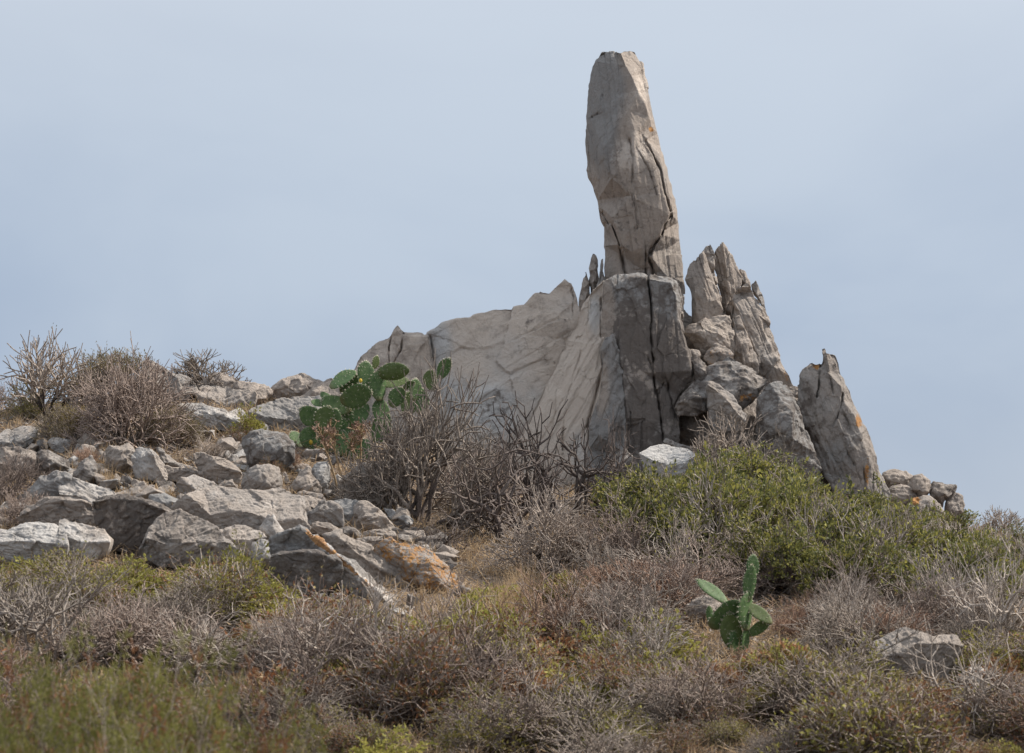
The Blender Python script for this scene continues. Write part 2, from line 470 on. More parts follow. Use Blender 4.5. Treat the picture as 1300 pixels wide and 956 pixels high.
    for (sc_, dd) in ((0.96, 0.35), (0.72, 0.85)):
        R_ = W[lp].copy()
        R_[:, 0] = c0[0] + (R_[:, 0] - c0[0]) * sc_; R_[:, 2] = c0[2] + (R_[:, 2] - c0[2]) * sc_
        R_[:, 1] = np.maximum(R_[:, 1] + 0.02, R_[:, 1] * 0.4 + 0.6 * (c0[1] + dd * th * S)) + rs.uniform(-0.05, 0.05, len(lp)) * th * S
        ring = np.arange(cnt, cnt + len(lp)); cnt += len(lp)
        newV.append(np.column_stack([R_, px[lp], py[lp], np.zeros(len(lp)), d[lp]]))
        a, b = prev, np.roll(prev, -1); c, e = ring, np.roll(ring, -1)
        TT += [np.stack([a, c, b], 1), np.stack([b, c, e], 1)]
        prev = ring
    cap = np.array([[c0[0], c0[1] + th * S, c0[2], cx, cy, 0, 0]])
    newV.append(cap); a, b = prev, np.roll(prev, -1)
    TT.append(np.stack([a, np.full(len(a), cnt), b], 1))
    V = np.concatenate(newV); T = np.concatenate(TT)
    V, T = refine(V, T, lpx * S)
    X = V[:, :3].copy()
    X = smooth(X, T, sm, 0.35)
    # displacement: fracture facets, then noise over several scales
    N = vnormals(X, T)
    if np.einsum('ij,ij->i', X[T[:, 0]] - X.mean(0), N[T[:, 0]]).mean() < 0: T = T[:, ::-1]; N = -N
    ga, gs = rad(grain[0]), grain[1]
    q = (X - X.mean(0)) / S                       # in photo pixels
    u = q[:, 0] * math.cos(ga) + q[:, 2] * math.sin(ga)          # along the grain
    v = -q[:, 0] * math.sin(ga) + q[:, 2] * math.cos(ga)
    qq = np.stack([u / gs, q[:, 1], v], 1)
    off = rs.uniform(-50, 50, 3)
    wq = qq + 0.07 * size * np.stack([perlin(qq / (0.3 * size) + off + k * 31) for k in range(3)], 1) + 1.2 * np.stack([perlin(qq / 6.0 + off + k * 17) for k in range(3)], 1)
    disp = 0
    for ns, ca, cb, lim_, gd in ((max(10, int(22 * min(1.3, size / 60))), 0.15, 0.012 * size + 0.4, 0.03 * size + 1.2, 0.8), (int(np.clip(size * 0.7, 24, 90)), 0.09, 0.35, 0.9, 0.15)):
        sd = wq[rs.randint(0, len(qq), ns)]; dn = rs.normal(size=(ns, 3)); dn /= np.linalg.norm(dn, axis=1)[:, None]
        D = np.sqrt(((wq[:, None, :] - sd[None]) ** 2).sum(2)); k1 = D.argmin(1)
        D.partition(1, axis=1); bord = D[:, 1] - D[:, 0]
        cell = np.einsum('ij,ij->i', qq - sd[k1], dn[k1])
        disp = disp + chip * (np.clip(ca * cell, -lim_, lim_) + cb * rs.uniform(-1, 1, ns)[k1])
        disp = disp - chip * gd * np.exp(-(bord / 1.1) ** 2) * np.clip(perlin(qq / (0.3 * size) + off * 1.7) * 3 + 0.3, 0, 1)
    disp += amp * (0.010 * size * perlin(qq / (0.45 * size) + off) + 0.006 * size * perlin(qq / (0.17 * size) + off * 1.3))
    rn = 1 - 2 * np.abs(perlin(qq / 15.0 + off * 0.7))
    ql = np.stack([u / (gs * 3.0), q[:, 1], v], 1)
    disp += amp * float(np.clip(size / 55, 0.4, 1)) * (0.7 * perlin(qq / 13.0 + off) + 0.6 * rn + 0.8 * perlin(ql / 4.5 + off) + 0.75 * perlin(qq / 5.0 + off) + 0.5 * perlin(qq / 2.6 + off))
    if fract:
        # long straight joints running with the grain: each strip between two joints sits at its own depth
        vv = v + 0.035 * size * perlin(qq / (0.5 * size) + off * 2.1) + 0.5 * perlin(qq / 7.0 + off)
        for wid, fa in ((max(9.0, 0.16 * size), 1.0), (max(5.0, 0.06 * size), 0.45)):
            bd = np.cumsum(rs.uniform(0.4, 1.6, int(np.ptp(vv) / wid) + 6) * wid) + vv.min() - 2 * wid
            ix = np.searchsorted(bd, vv); o1 = rs.uniform(-1, 1, len(bd) + 1); o2 = rs.uniform(-1, 1, len(bd) + 1)
            ub = np.floor(u / (wid * 7) + 10 * o2[ix]); hsh = np.modf(np.abs(np.sin(ub * 12.9898 + ix * 78.233)) * 43758.5453)[0] * 2 - 1
            disp = disp + fract * fa * (0.011 * size + 0.4) * (0.6 * o1[ix] + 0.6 * hsh)
            db = np.minimum(np.abs(vv - bd[np.clip(ix, 0, len(bd) - 1)]), np.abs(vv - bd[np.clip(ix - 1, 0, len(bd) - 1)]))
            disp = disp - fract * fa * 2.2 * np.exp(-(db / 0.9) ** 2) * np.clip(perlin(qq / (0.35 * size) + off * 3.3 + wid) * 4, 0, 1)
    front = np.clip(V[:, 5], 0, 1)
    disp = disp * np.where(front > 0.98, 1, 0.8)
    X = X + N * (disp * S)[:, None]
    pq = V[:, 3:5] + np.stack([perlin(qq / 14 + 3), perlin(qq / 14 + 9)], 1) * 1.6 + np.stack([perlin(qq / 4 + 3), perlin(qq / 4 + 9)], 1) * 0.9
    for ck in cracks:
        pl, cw, cd = ck
        dist = np.min([seg_dist(pq, np.array(pl[k][:2]), np.array(pl[k + 1][:2])) for k in range(len(pl) - 1)], axis=0)
        X[:, 1] += (cd * S) * np.exp(-(dist / (cw * 0.7)) ** 2) * (front > 0.9) * np.clip(0.75 + 1.2 * perlin(qq / 9 + 5), 0.15, 1.3)
        sd_ = np.zeros(len(X)); best = np.full(len(X), 1e9)           # the two lips of a crack do not lie level
        for k in range(len(pl) - 1):
            a_, b_ = np.array(pl[k][:2]), np.array(pl[k + 1][:2]); dk_ = seg_dist(pq, a_, b_)
            cr = (b_[0] - a_[0]) * (pq[:, 1] - a_[1]) - (b_[1] - a_[1]) * (pq[:, 0] - a_[0])
            nb = dk_ < best; sd_[nb] = np.sign(cr[nb]); best[nb] = dk_[nb]
        X[:, 1] += sd_ * S * 0.13 * cd * np.exp(-(dist / 9.0) ** 2) * (front > 0.9)
    A = np.tile(np.array(st, float), (len(X), 1))
    for (sx, sy, rx_, ry_, ch, val) in spots:
        g = np.exp(-(((pq[:, 0] - sx) / rx_) ** 2 + ((pq[:, 1] - sy) / ry_) ** 2) ** 1.5) * (front > 0.5)
        A[:, ch] += val * g
    org = np.array([X[:, 0].mean(), X[:, 1].mean(), X[:, 2].min()])
    me = mesh_np(name, X - org, T, [ROCK], True, A)
    o = link(name, me, loc=org)
    tag(o, label, cat, group, 'thing')
    ROCKS.append(o)
    return o
# zoom windows used while reading outlines off the photograph: (x0, y0, magnification)
Rz = (700, 40, 2.814); P1 = (720, 50, 4.778); P2 = (720, 220, 4.778); K1 = (740, 330, 5.625); K2 = (740, 460, 5.625)
S1 = (850, 290, 5.31); S2 = (850, 430, 5.31); TT_ = (970, 430, 4.347); W_ = (600, 340, 3.415); V_ = (440, 330, 3.5417)
XX = (1000, 560, 4.333); YY = (1000, 680, 4.333); QQ = (740, 680, 4.0625)
RA = (0, 500, 6.5); RB = (0, 600, 6.5); RC = (180, 460, 6.5); RD = (180, 570, 6.5); RE = (340, 560, 6.5); RF = (320, 640, 6.5); RG = (460, 640, 6.5)
RM = (0, 540, 4.333); RN = (200, 440, 4.333)

# ---- the outcrop
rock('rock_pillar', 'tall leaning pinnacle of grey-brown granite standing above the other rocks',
     zz(Rz, [(180, 72, 22), (160, 92, 24), (140, 140, 26), (128, 190, 28), (122, 280, 28), (118, 350, 28), (122, 430, 26), (128, 520, 24), (150, 575, 22),
             (165, 620, 20), (177, 682, 18), (186, 692, 16), (187, 790, 14), (187, 940, 10), (480, 940, 14), (468, 860, 16), (464, 790, 18), (452, 680, 20),
             (440, 600, 20), (420, 530, 20), (405, 470, 20), (390, 410, 20), (375, 350, 20), (362, 290, 20), (350, 220, 20), (343, 170, 20), (328, 112, 20),
             (310, 96, 20), (298, 72, 20), (265, 67, 18), (246, 76, 12), (215, 73, 20)]),
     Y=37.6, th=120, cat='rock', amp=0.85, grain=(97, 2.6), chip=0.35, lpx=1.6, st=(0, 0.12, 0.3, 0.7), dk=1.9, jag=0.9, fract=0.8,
     inner=[zz(P1, [(325, 84, 6), (355, 160, 2), (388, 215, -2), (430, 320, -6), (470, 385, -7), (495, 470, -6), (515, 530, -2)]),
            zz(P1, [(175, 130, 20), (150, 300, 20), (135, 480, 20), (160, 640, 14), (200, 850, 12)]),
            zz(P1, [(300, 330, 4), (250, 480, 5), (205, 640, 2)]),
            zz(P1, [(375, 430, -9), (300, 530, -8), (228, 640, -4), (215, 720, -3), (265, 840, -8), (400, 945, -13)]),
            zz(P1, [(405, 595, -13), (395, 700, -15), (400, 850, -14)]),
            zz(P1, [(480, 610, -8), (540, 760, -9), (585, 930, -9)]),
            zz(P1, [(560, 700, -4), (600, 850, -4), (620, 950, -4)]),
            zz(P2, [(265, 270, -7), (320, 430, -7), (380, 475, -7), (480, 478, -7), (560, 370, -8), (628, 245, -9)]),
            zz(P2, [(420, 160, -14), (430, 300, -12), (470, 440, -9)]),
            zz(P2, [(300, 620, 4), (300, 480, 6)]), zz(P2, [(420, 560, 2), (420, 620, 2)]), zz(P2, [(600, 460, 8), (600, 620, 6)])],
     cracks=[(zz(P2, [(215, 240), (285, 345), (335, 500), (362, 610)]), 2.4, 20), (zz(P2, [(632, 250), (565, 380), (512, 460), (500, 500), (530, 610)]), 2.6, 16),
             (zz(P2, [(478, 480), (480, 610)]), 1.3, 9), (zz(P1, [(385, 610), (400, 790), (405, 950)]) + zz(P2, [(415, 180), (432, 330)]), 1.3, 5),
             (zz(P1, [(475, 615), (520, 700), (570, 790), (600, 940)]) + zz(P2, [(605, 130), (628, 220)]), 1.6, 10),
             (zz(P1, [(430, 680), (500, 800), (540, 940)]), 1.0, 4), (zz(P1, [(150, 465), (185, 450)]), 1.2, 5), (zz(P1, [(195, 380), (210, 330)]), 1.0, 4)],
     spots=[(826, 164, 3.5, 4, 0, 0.9), (800, 190, 24, 40, 2, 0.35), (815, 110, 14, 40, 2, 0.3), (845, 300, 14, 50, 2, 0.2), (765, 115, 26, 75, 3, -0.9), (765, 115, 26, 75, 2, -0.3), (762, 190, 18, 50, 3, -0.5), (805, 275, 34, 42, 2, -0.25), (758, 220, 14, 50, 3, 0.3), (800, 265, 40, 50, 1, 0.1), (772, 130, 7, 40, 2, 0.25)])  # rock's own grey and lichen, plus facet light and shade painted into the tone
rock('rock_shard', 'thin pointed rock splinter, the taller of two left of the pinnacle foot',
     zz(P2, [(140, 760), (133, 640), (140, 530), (155, 484), (175, 492), (188, 520), (192, 600), (195, 760)]), Y=37.9, th=40, cat='rock', ed=6, front=5, st=(0.1, 0.1, 0.35, 0.7))
rock('rock_shard', 'low narrow rock splinter beside the taller splinter left of the pinnacle',
     zz(P2, [(72, 860), (78, 740), (95, 640), (108, 592), (124, 605), (135, 700), (150, 860)]), Y=37.8, th=40, cat='rock', ed=6, front=5, st=(0.15, 0.15, 0.15, 0.75))
rock('rock_shard', 'grey rock sliver pressed against the foot of the pinnacle',
     zz(P2, [(150, 900), (160, 720), (190, 640), (205, 520), (218, 515), (230, 640), (260, 900)]), Y=37.5, th=40, cat='rock', ed=5, front=4, st=(0, 0.1, 0.2, 0.4))
rock('rock_wall', 'long smooth grey-beige rock wall with jagged crest left of the pinnacle',
     zz(V_, [(330, 352, 20), (402, 318, 16), (430, 290, 18), (470, 276, 18), (510, 266, 18), (548, 262, 16), (590, 241, 18), (640, 228, 18), (680, 220, 18), (740, 214, 18), (800, 204, 16),
             (825, 176, 16), (870, 134, 16), (910, 147, 14), (950, 112, 14), (980, 85, 14), (1012, 106, 14), (1033, 150, 16), (1050, 218, 18), (1090, 400, 10), (1050, 700, -8),
             (980, 960, -20), (600, 960, -22), (330, 900, -8), (320, 600, 6)]),
     Y=37.0, th=110, cat='rock', amp=0.75, chip=0.7, grain=(30, 1.6), lpx=1.9, st=(0, 0.06, 0.72, 0.7), fract=0.3, jag=0.8,
     inner=[zz(V_, [(450, 420, 6), (600, 400, 5), (800, 330, 3), (950, 250, 4)]), zz(V_, [(470, 640, -6), (640, 560, -6), (800, 500, -6)]), zz(V_, [(500, 820, -18), (700, 800, -22), (880, 700, -18)]),
            zz(V_, [(560, 630, -10), (640, 585, -14), (690, 580, -12), (700, 650, -12)])],
     cracks=[(zz(V_, [(1012, 125), (1022, 180), (1018, 230)]), 1.0, 5), (zz(V_, [(376, 340), (385, 420), (398, 500)]), 1.4, 8)],
     spots=[(598, 480, 55, 22, 2, 0.42), (570, 500, 40, 22, 3, -0.55), (640, 400, 60, 22, 3, 0.25), (690, 415, 30, 30, 1, 0.12), (628, 520, 26, 26, 1, 0.3), (628, 520, 26, 30, 3, -0.6), (560, 440, 14, 50, 3, -0.5)])
rock('rock_wall', 'low cracked end of the rock wall rising behind the large cactus',
     zz(V_, [(20, 520, 10), (35, 480, 12), (60, 434, 14), (110, 392, 16), (150, 362, 16), (188, 346, 16), (212, 308, 16), (230, 291, 16), (258, 322, 16), (300, 322, 16), (335, 322, 16), (378, 342, 14),
             (398, 480, 6), (410, 700, -4), (420, 900, -14), (60, 900, -10), (-20, 640, 2)]),
     Y=36.8, th=80, cat='rock', amp=0.8, chip=0.7, lpx=1.9, st=(0.02, 0.1, 0.6, 0.85), fract=0.4, jag=0.8,
     inner=[zz(V_, [(120, 470, 4), (230, 430, 3), (330, 460, 2)]), zz(V_, [(80, 620, 0), (300, 620, -3)]), zz(V_, [(230, 320, 8), (250, 340, 6), (340, 345, 6)])],
     cracks=[(zz(V_, [(196, 350), (190, 470)]), 1.1, 6), (zz(V_, [(255, 325), (245, 400), (212, 470)]), 1.3, 8)])
rock('rock_slab', 'pale cream tilted rock slab with diagonal grain between the wall and the dark block',
     zz(W_, [(466, 186, 14), (486, 130, 14), (515, 92, 14), (552, 58, 14), (585, 40, 14), (600, 120, 8), (600, 300, -2), (620, 500, -10), (640, 800, -26), (600, 960, -30), (330, 960, -34), (150, 960, -28),
             (170, 830, -20), (200, 740, -16), (245, 620, -10), (300, 520, -4), (355, 430, 2), (398, 310, 8), (440, 250, 12)]),
     Y=36.6, th=100, cat='rock', amp=0.9, chip=0.8, grain=(62, 4.0), lpx=1.7, st=(0, 0.0, 0.9, 1.0),
     inner=[zz(W_, [(500, 150, 4), (505, 330, -6), (480, 430, -12), (420, 570, -19), (390, 700, -26)]), zz(W_, [(545, 330, -10), (560, 420, -17), (520, 540, -22), (480, 700, -28), (440, 860, -36)]),
            zz(W_, [(330, 560, -14), (270, 700, -22)]), zz(W_, [(390, 430, -6)]), zz(W_, [(300, 850, -32)])],
     cracks=[(zz(W_, [(580, 400), (560, 470), (530, 570), (500, 690)]), 1.7, 10), (zz(W_, [(557, 130), (556, 300)]), 1.6, 10), (zz(W_, [(395, 690), (392, 790)]), 1.6, 8), (zz(W_, [(360, 320), (350, 440), (300, 520)]), 2.0, 5),
             (zz(W_, [(470, 360), (430, 500), (400, 600)]), 1.4, 3)],
     spots=[(755, 400, 10, 30, 3, -0.7), (755, 400, 10, 32, 1, 0.1), (735, 570, 16, 30, 2, 0.3), (735, 570, 16, 30, 3, -0.5)])
rock('rock_fin', 'pointed blue-grey and cream rock fin leaning on the dark block',
     zz(K1, [(140, 610, 4), (165, 555, 2), (215, 535, 0), (243, 565, 2), (256, 680, 2), (290, 870, 0)]) + zz(K2, [(312, 240, -2), (322, 420, -4), (318, 520, -6), (300, 740, -8), (150, 840, -12), (10, 860, -12), (45, 430, -4), (110, 250, 0), (140, 90, 2)]),
     Y=36.3, th=50, cat='rock', amp=0.8, chip=0.8, grain=(70, 2.2), st=(0, 0.22, 0.12, 0.35),
     inner=[zz(K1, [(205, 590, -6), (205, 740, -10), (215, 860, -13)]) + zz(K2, [(185, 200, -16), (150, 330, -20), (110, 520, -24)]), zz(K2, [(255, 300, -14), (250, 480, -18)])],
     spots=[(773, 560, 16, 40, 3, -0.6), (765, 500, 9, 50, 3, 0.5), (786, 545, 8, 12, 1, 0.4)])
rock('boulder', 'rough grey rock with dark undercut at the foot of the blue-grey fin',
     zz(K2, [(150, 840), (175, 740), (230, 660), (295, 610), (350, 665), (355, 790), (340, 900), (260, 960), (150, 940)]), Y=35.4, ridge=zz(K2, [(150, 840), (230, 760), (300, 690), (350, 668)]), st=(0, 0.3, 0.25, 0.5), grain=(50, 2), amp=1.2, tilt=0.8)
rock('rock_block', 'big upright block stained with dark lichen and split by a crack below the pinnacle',
     zz(K1, [(128, 560, 10), (128, 250, 12), (138, 160, 12), (185, 125, 10), (240, 106, 8), (330, 97, 8), (430, 94, 8), (470, 108, 8), (530, 120, 8), (600, 122, 8), (648, 135, 10), (680, 170, 10), (694, 260, 10),
             (706, 400, 10), (718, 490, 8), (742, 550, 6), (770, 650, 4), (790, 760, 2), (802, 850, 0)]) +
     zz(K2, [(740, 160, 0), (700, 210, 0), (660, 330, -2), (690, 440, -4), (690, 740, -6), (540, 790, -10), (400, 800, -10), (280, 800, -8), (240, 420, 0), (200, 100, 6)]),
     Y=36.45, th=85, cat='rock', amp=0.9, chip=0.8, grain=(92, 1.7), st=(0, 0.42, 0.1, 0.45), lpx=1.6, fract=0.5,
     inner=[zz(K1, [(200, 140, 0), (228, 200, -8), (240, 400, -10), (262, 560, -12), (292, 900, -17)]) + zz(K2, [(320, 400, -22)]), zz(K1, [(340, 125, -6), (450, 135, -8), (560, 150, -8), (632, 165, -6), (668, 260, -6), (690, 430, -8), (735, 600, -10), (770, 780, -12)]),
            zz(K1, [(250, 290, -10), (350, 275, -13), (400, 200, -9)]), zz(K1, [(420, 500, -15), (600, 520, -14)]), zz(K1, [(430, 800, -18), (650, 800, -17)]), zz(K2, [(450, 400, -22), (620, 350, -14), (640, 520, -14)])],
     cracks=[(zz(K1, [(462, 100), (480, 230), (497, 310), (490, 450), (497, 600), (506, 780), (520, 950)]) + zz(K2, [(525, 200), (545, 300), (560, 430), (582, 560)]), 1.5, 12),
             (zz(K2, [(595, 110), (560, 180), (535, 240)]), 1.2, 6), (zz(K2, [(600, 120), (630, 260), (660, 380)]), 1.3, 7), (zz(K1, [(470, 700), (500, 800)]), 1.2, 5), (zz(K2, [(340, 350), (345, 480)]), 0.9, 3)],
     spots=[(805, 430, 26, 38, 1, 0.34), (855, 445, 26, 42, 1, 0.42), (850, 500, 20, 40, 1, 0.3), (812, 530, 24, 40, 1, 0.4), (770, 400, 8, 60, 1, -0.4), (770, 400, 8, 80, 3, 0.5), (805, 365, 34, 22, 3, -0.4), (845, 380, 24, 30, 3, -0.4), (820, 460, 40, 60, 3, 0.3)])
rock('rock_shard', 'narrow rock edge squeezed behind the right side of the cracked block',
     zz(K1, [(600, 122), (650, 120), (695, 165), (722, 260), (720, 500), (690, 560), (640, 400)]), Y=37.0, th=40, cat='rock', ed=5, front=4, st=(0, 0.2, 0.1, 0.5))
rock('rock_shard', 'broad pointed rock shard nearest the pinnacle on its right',
     zz(S1, [(100, 345), (118, 300), (140, 240), (190, 182), (228, 150), (262, 200), (290, 300), (318, 390), (350, 458), (356, 600), (300, 740), (170, 760), (150, 600), (140, 420)]), Y=37.2, th=50, cat='rock', ed=8,
     inner=[zz(S1, [(225, 170, 0), (235, 330, -4), (250, 500, -6), (240, 680, -8)]), zz(S1, [(160, 330, -1), (180, 560, -4)]), zz(S1, [(310, 480, -2)])], chip=0.7, st=(0.05, 0.2, 0.42, 0.65), spots=[(868, 345, 6, 14, 0, 0.4)])
rock('rock_shard', 'slim rock sliver with bright edge between the two pointed shards',
     zz(S1, [(225, 160), (245, 128), (273, 102), (292, 125), (303, 210), (312, 300), (338, 410), (345, 500), (300, 460), (262, 300)]), Y=37.45, th=40, cat='rock', ed=4, front=4, st=(0, 0.15, 0.3, 0.6))
rock('rock_shard', 'tall sharp brown rock shard with the highest tip right of the pinnacle',
     zz(S1, [(298, 165), (330, 112), (364, 83), (388, 130), (432, 222), (452, 265), (490, 340), (480, 480), (430, 560), (365, 600), (345, 460), (318, 340), (302, 240)]), Y=37.65, th=60, cat='rock', ed=8,
     inner=[zz(S1, [(362, 110, 0), (380, 250, -4), (400, 400, -6), (390, 520, -8)])], st=(0.02, 0.15, 0.05, 0.7), grain=(100, 2))
rock('rock_slab', 'steep grey slab falling right from the sharp shards towards the sky',
     zz(S1, [(370, 540), (420, 472), (478, 395), (522, 358), (562, 425), (612, 512), (652, 548), (676, 640), (700, 730), (742, 856), (790, 955)]) + zz(S2, [(842, 325), (860, 420), (640, 420), (540, 260)]) + zz(S1, [(480, 900), (425, 760), (415, 600)]),
     Y=37.3, th=70, cat='rock', ed=9, chip=0.7, grain=(115, 1.8), st=(0.03, 0.2, 0.42, 0.6),
     inner=[zz(S1, [(432, 490, 2), (480, 580, -5), (530, 700, -9), (575, 800, -12), (612, 868, -14), (735, 872, -6)]), zz(S1, [(600, 580, -1), (660, 760, -3)]), zz(S1, [(700, 930, -10), (560, 930, -8)])],
     spots=[(1000, 478, 6, 10, 0, 0.45), (985, 440, 8, 10, 1, 0.2)], cracks=[(zz(S1, [(425, 475), (425, 590)]), 1.1, 6)])
rock('rock_shard', 'small blunt rock tooth behind the steep grey slab',
     zz(S1, [(455, 280), (485, 268), (512, 290), (545, 355), (560, 440), (480, 400)]), Y=37.8, th=30, cat='rock', ed=4, front=3, st=(0, 0.2, 0.1, 0.7))
rock('rock_shard', 'dark little rock point on the right rim of the steep grey slab',
     zz(S1, [(545, 378), (582, 350), (602, 390), (630, 455), (640, 510), (655, 560), (600, 500)]), Y=37.7, th=30, cat='rock', ed=4, front=3, st=(0.05, 0.4, 0, 0.5))
rock('boulder', 'rounded tan boulder wedged below the pointed shards',
     zz(S1, [(95, 700), (130, 655), (190, 635), (250, 602), (330, 588), (415, 580), (432, 700), (436, 860), (350, 920), (220, 900), (150, 780)]), Y=36.85, ed=10, st=(0.1, 0.08, 0.5, 0.85), amp=0.8)
rock('rock_shard', 'brown upright rock wedge between the tan boulder and the steep slab',
     zz(S1, [(425, 600), (470, 585), (500, 660), (550, 775), (612, 872), (600, 980), (500, 960), (430, 900)]), Y=36.95, th=50, cat='rock', ed=5, front=5, st=(0.05, 0.2, 0.05, 0.85), grain=(100, 2))
rock('boulder', 'small rust-brown rock lying in front of the tan boulder',
     zz(S1, [(225, 880), (268, 805), (316, 775), (400, 812), (440, 860), (430, 930), (300, 960)]), Y=36.6, ridge=zz(S1, [(225, 880), (290, 850), (440, 862)]), st=(0.35, 0.3, 0, 0.9), tilt=0.7)
rock('boulder', 'small squarish stone jammed beside the dark block',
     zz(S1, [(132, 812), (198, 822), (212, 858), (190, 930), (130, 900)]), Y=36.5, st=(0, 0.1, 0.2, 0.7))
rock('boulder', 'dark tilted stone in the gap right of the dark block',
     zz(S2, [(150, 150), (200, 125), (250, 180), (280, 260), (220, 330), (165, 280)]), Y=36.35, st=(0, 0.5, 0, 0.5))
rock('boulder', 'large angular grey boulder blotched with lichen below the shards',
     zz(S2, [(25, 490, 10), (45, 430, 10), (75, 375, 10), (150, 290, 12), (205, 245, 14), (245, 188, 16), (300, 160, 18), (350, 150, 18), (402, 112, 18), (460, 150, 18), (560, 190, 16), (640, 250, 14), (692, 275, 12), (640, 350, 6), (560, 420, 4), (490, 480, 2),
             (380, 520, 4), (260, 500, 6), (150, 525, 10), (50, 515, 12)]), Y=36.2, th=70, inner=[zz(S2, [(60, 430, 2), (160, 400, -8), (258, 400, -8)]), zz(S2, [(330, 180, 8), (350, 320, -6), (440, 400, -12), (480, 430, -10)]), zz(S2, [(500, 420, -6), (600, 330, -2), (680, 280, 4)]), zz(S2, [(520, 280, -6)])],
     st=(0.02, 0.42, 0.12, 0.45), chip=1.1, spots=[(950, 505, 16, 8, 0, 0.5)])
rock('boulder', 'pale leaning slab propped against the lichen-blotched boulder',
     zz(S2, [(252, 320), (265, 292), (295, 285), (350, 328), (420, 388), (455, 450), (520, 530), (500, 620), (280, 620), (262, 450)]), Y=35.7, ridge=zz(S2, [(255, 310), (330, 360), (400, 430), (450, 500), (520, 560)]), st=(0, 0.2, 0.25, 0.45), tilt=1.0)
rock('boulder', 'smooth rounded upright boulder of mottled grey before the leaning slab on the right',
     zz(TT_, [(-40, 330), (0, 285), (30, 250), (80, 237), (130, 255), (165, 320), (195, 400), (225, 500), (285, 630), (325, 720), (300, 800), (0, 800), (-50, 680)]), Y=35.9, th=60, ed=16, st=(0, 0.42, 0.2, 0.35), chip=0.5, amp=0.8)
rock('boulder', 'pinkish pale rock showing between the rounded boulder and the leaning slab',
     zz(TT_, [(130, 270), (165, 258), (195, 268), (205, 330), (205, 420), (160, 420)]), Y=36.9, st=(0.1, 0, 0.4, 0.8))
rock('rock_slab', 'big free-standing leaning slab with notched tip and orange lichen streak',
     zz(TT_, [(192, 380, 8), (190, 300, 8), (192, 200, 10), (212, 170, 12), (240, 143, 12), (265, 124, 14), (312, 126, 14), (316, 80, 14), (324, 46, 14), (350, 70, 14), (398, 88, 14), (420, 140, 14), (445, 220, 14), (482, 285, 14), (500, 350, 14), (540, 440, 14), (580, 520, 14),
              (612, 600, 14), (634, 690, 12), (640, 745, 10), (690, 840, 6), (705, 950, 4), (560, 960, -6), (430, 900, -6), (330, 740, 2), (270, 610, 6), (250, 520, 6), (205, 460, 8)]),
     Y=36.4, th=70, cat='rock', chip=0.65, grain=(110, 2.2), st=(0.06, 0.26, 0.1, 0.5), lpx=1.6,
     inner=[zz(TT_, [(330, 75, 4), (355, 180, 0), (430, 260, -2), (440, 330, -4), (500, 420, -4), (530, 520, -5), (575, 640, -6), (600, 760, -6), (620, 900, -8)]), zz(TT_, [(240, 220, 0), (290, 330, -4), (300, 430, -6)]),
            zz(TT_, [(255, 490, 0), (320, 590, -4), (370, 670, -6), (440, 680, -12), (470, 600, -14)]), zz(TT_, [(410, 440, -10), (500, 600, -12)]), zz(TT_, [(430, 760, -4), (520, 760, -8)]), zz(TT_, [(400, 860, -10), (540, 860, -12)])],
     cracks=[(zz(TT_, [(312, 130), (312, 220), (298, 320)]), 1.6, 8), (zz(TT_, [(442, 300), (435, 370), (385, 480)]), 1.6, 8), (zz(TT_, [(370, 220), (390, 300)]), 1.2, 4), (zz(TT_, [(450, 420), (480, 500)]), 1.1, 4), (zz(TT_, [(460, 620), (500, 700)]), 1.2, 5), (zz(TT_, [(555, 720), (560, 850)]), 1.4, 5), (zz(TT_, [(610, 760), (605, 850)]), 1.2, 5)],
     spots=[(1037, 463, 5, 6, 0, 0.6), (1090, 535, 5, 12, 0, 0.55), (1101, 600, 4, 22, 0, 0.5), (1028, 505, 14, 20, 1, 0.2), (1100, 480, 8, 40, 1, 0.25), (1060, 590, 25, 25, 3, -0.4), (1030, 560, 12, 20, 1, 0.35)])
rock('boulder', 'flat bright white slab on the ground at the foot of the dark block',
     zz(K2, [(400, 650), (480, 600), (560, 578), (640, 602), (760, 620), (810, 665), (740, 880), (600, 900), (470, 870)]), Y=35.0, ridge=zz(K2, [(400, 655), (500, 700), (610, 730), (720, 720), (810, 668)]), st=(0, -0.2, 0.85, 0.2), tilt=1.0, chip=0.3, amp=0.5)
rock('boulder', 'dark flat stone behind the bright white slab',
     zz(K2, [(570, 560), (590, 540), (680, 570), (780, 610), (800, 660), (700, 660), (600, 610)]), Y=35.6, st=(0, 0.35, 0, 0.3))

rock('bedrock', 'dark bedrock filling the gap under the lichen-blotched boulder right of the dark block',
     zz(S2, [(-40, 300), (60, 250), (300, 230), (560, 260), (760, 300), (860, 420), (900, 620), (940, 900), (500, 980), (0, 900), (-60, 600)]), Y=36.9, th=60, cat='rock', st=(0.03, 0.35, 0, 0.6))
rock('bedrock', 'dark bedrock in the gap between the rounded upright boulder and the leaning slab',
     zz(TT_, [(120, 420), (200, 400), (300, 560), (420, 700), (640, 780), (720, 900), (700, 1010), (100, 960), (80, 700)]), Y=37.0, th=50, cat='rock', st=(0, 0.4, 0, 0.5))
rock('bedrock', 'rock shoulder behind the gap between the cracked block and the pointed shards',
     zz(S1, [(-60, 520), (40, 480), (120, 560), (180, 620), (300, 560), (420, 480), (470, 620), (480, 900), (200, 1000), (-60, 900)]), Y=37.5, th=50, cat='rock', st=(0, 0.3, 0.1, 0.6))
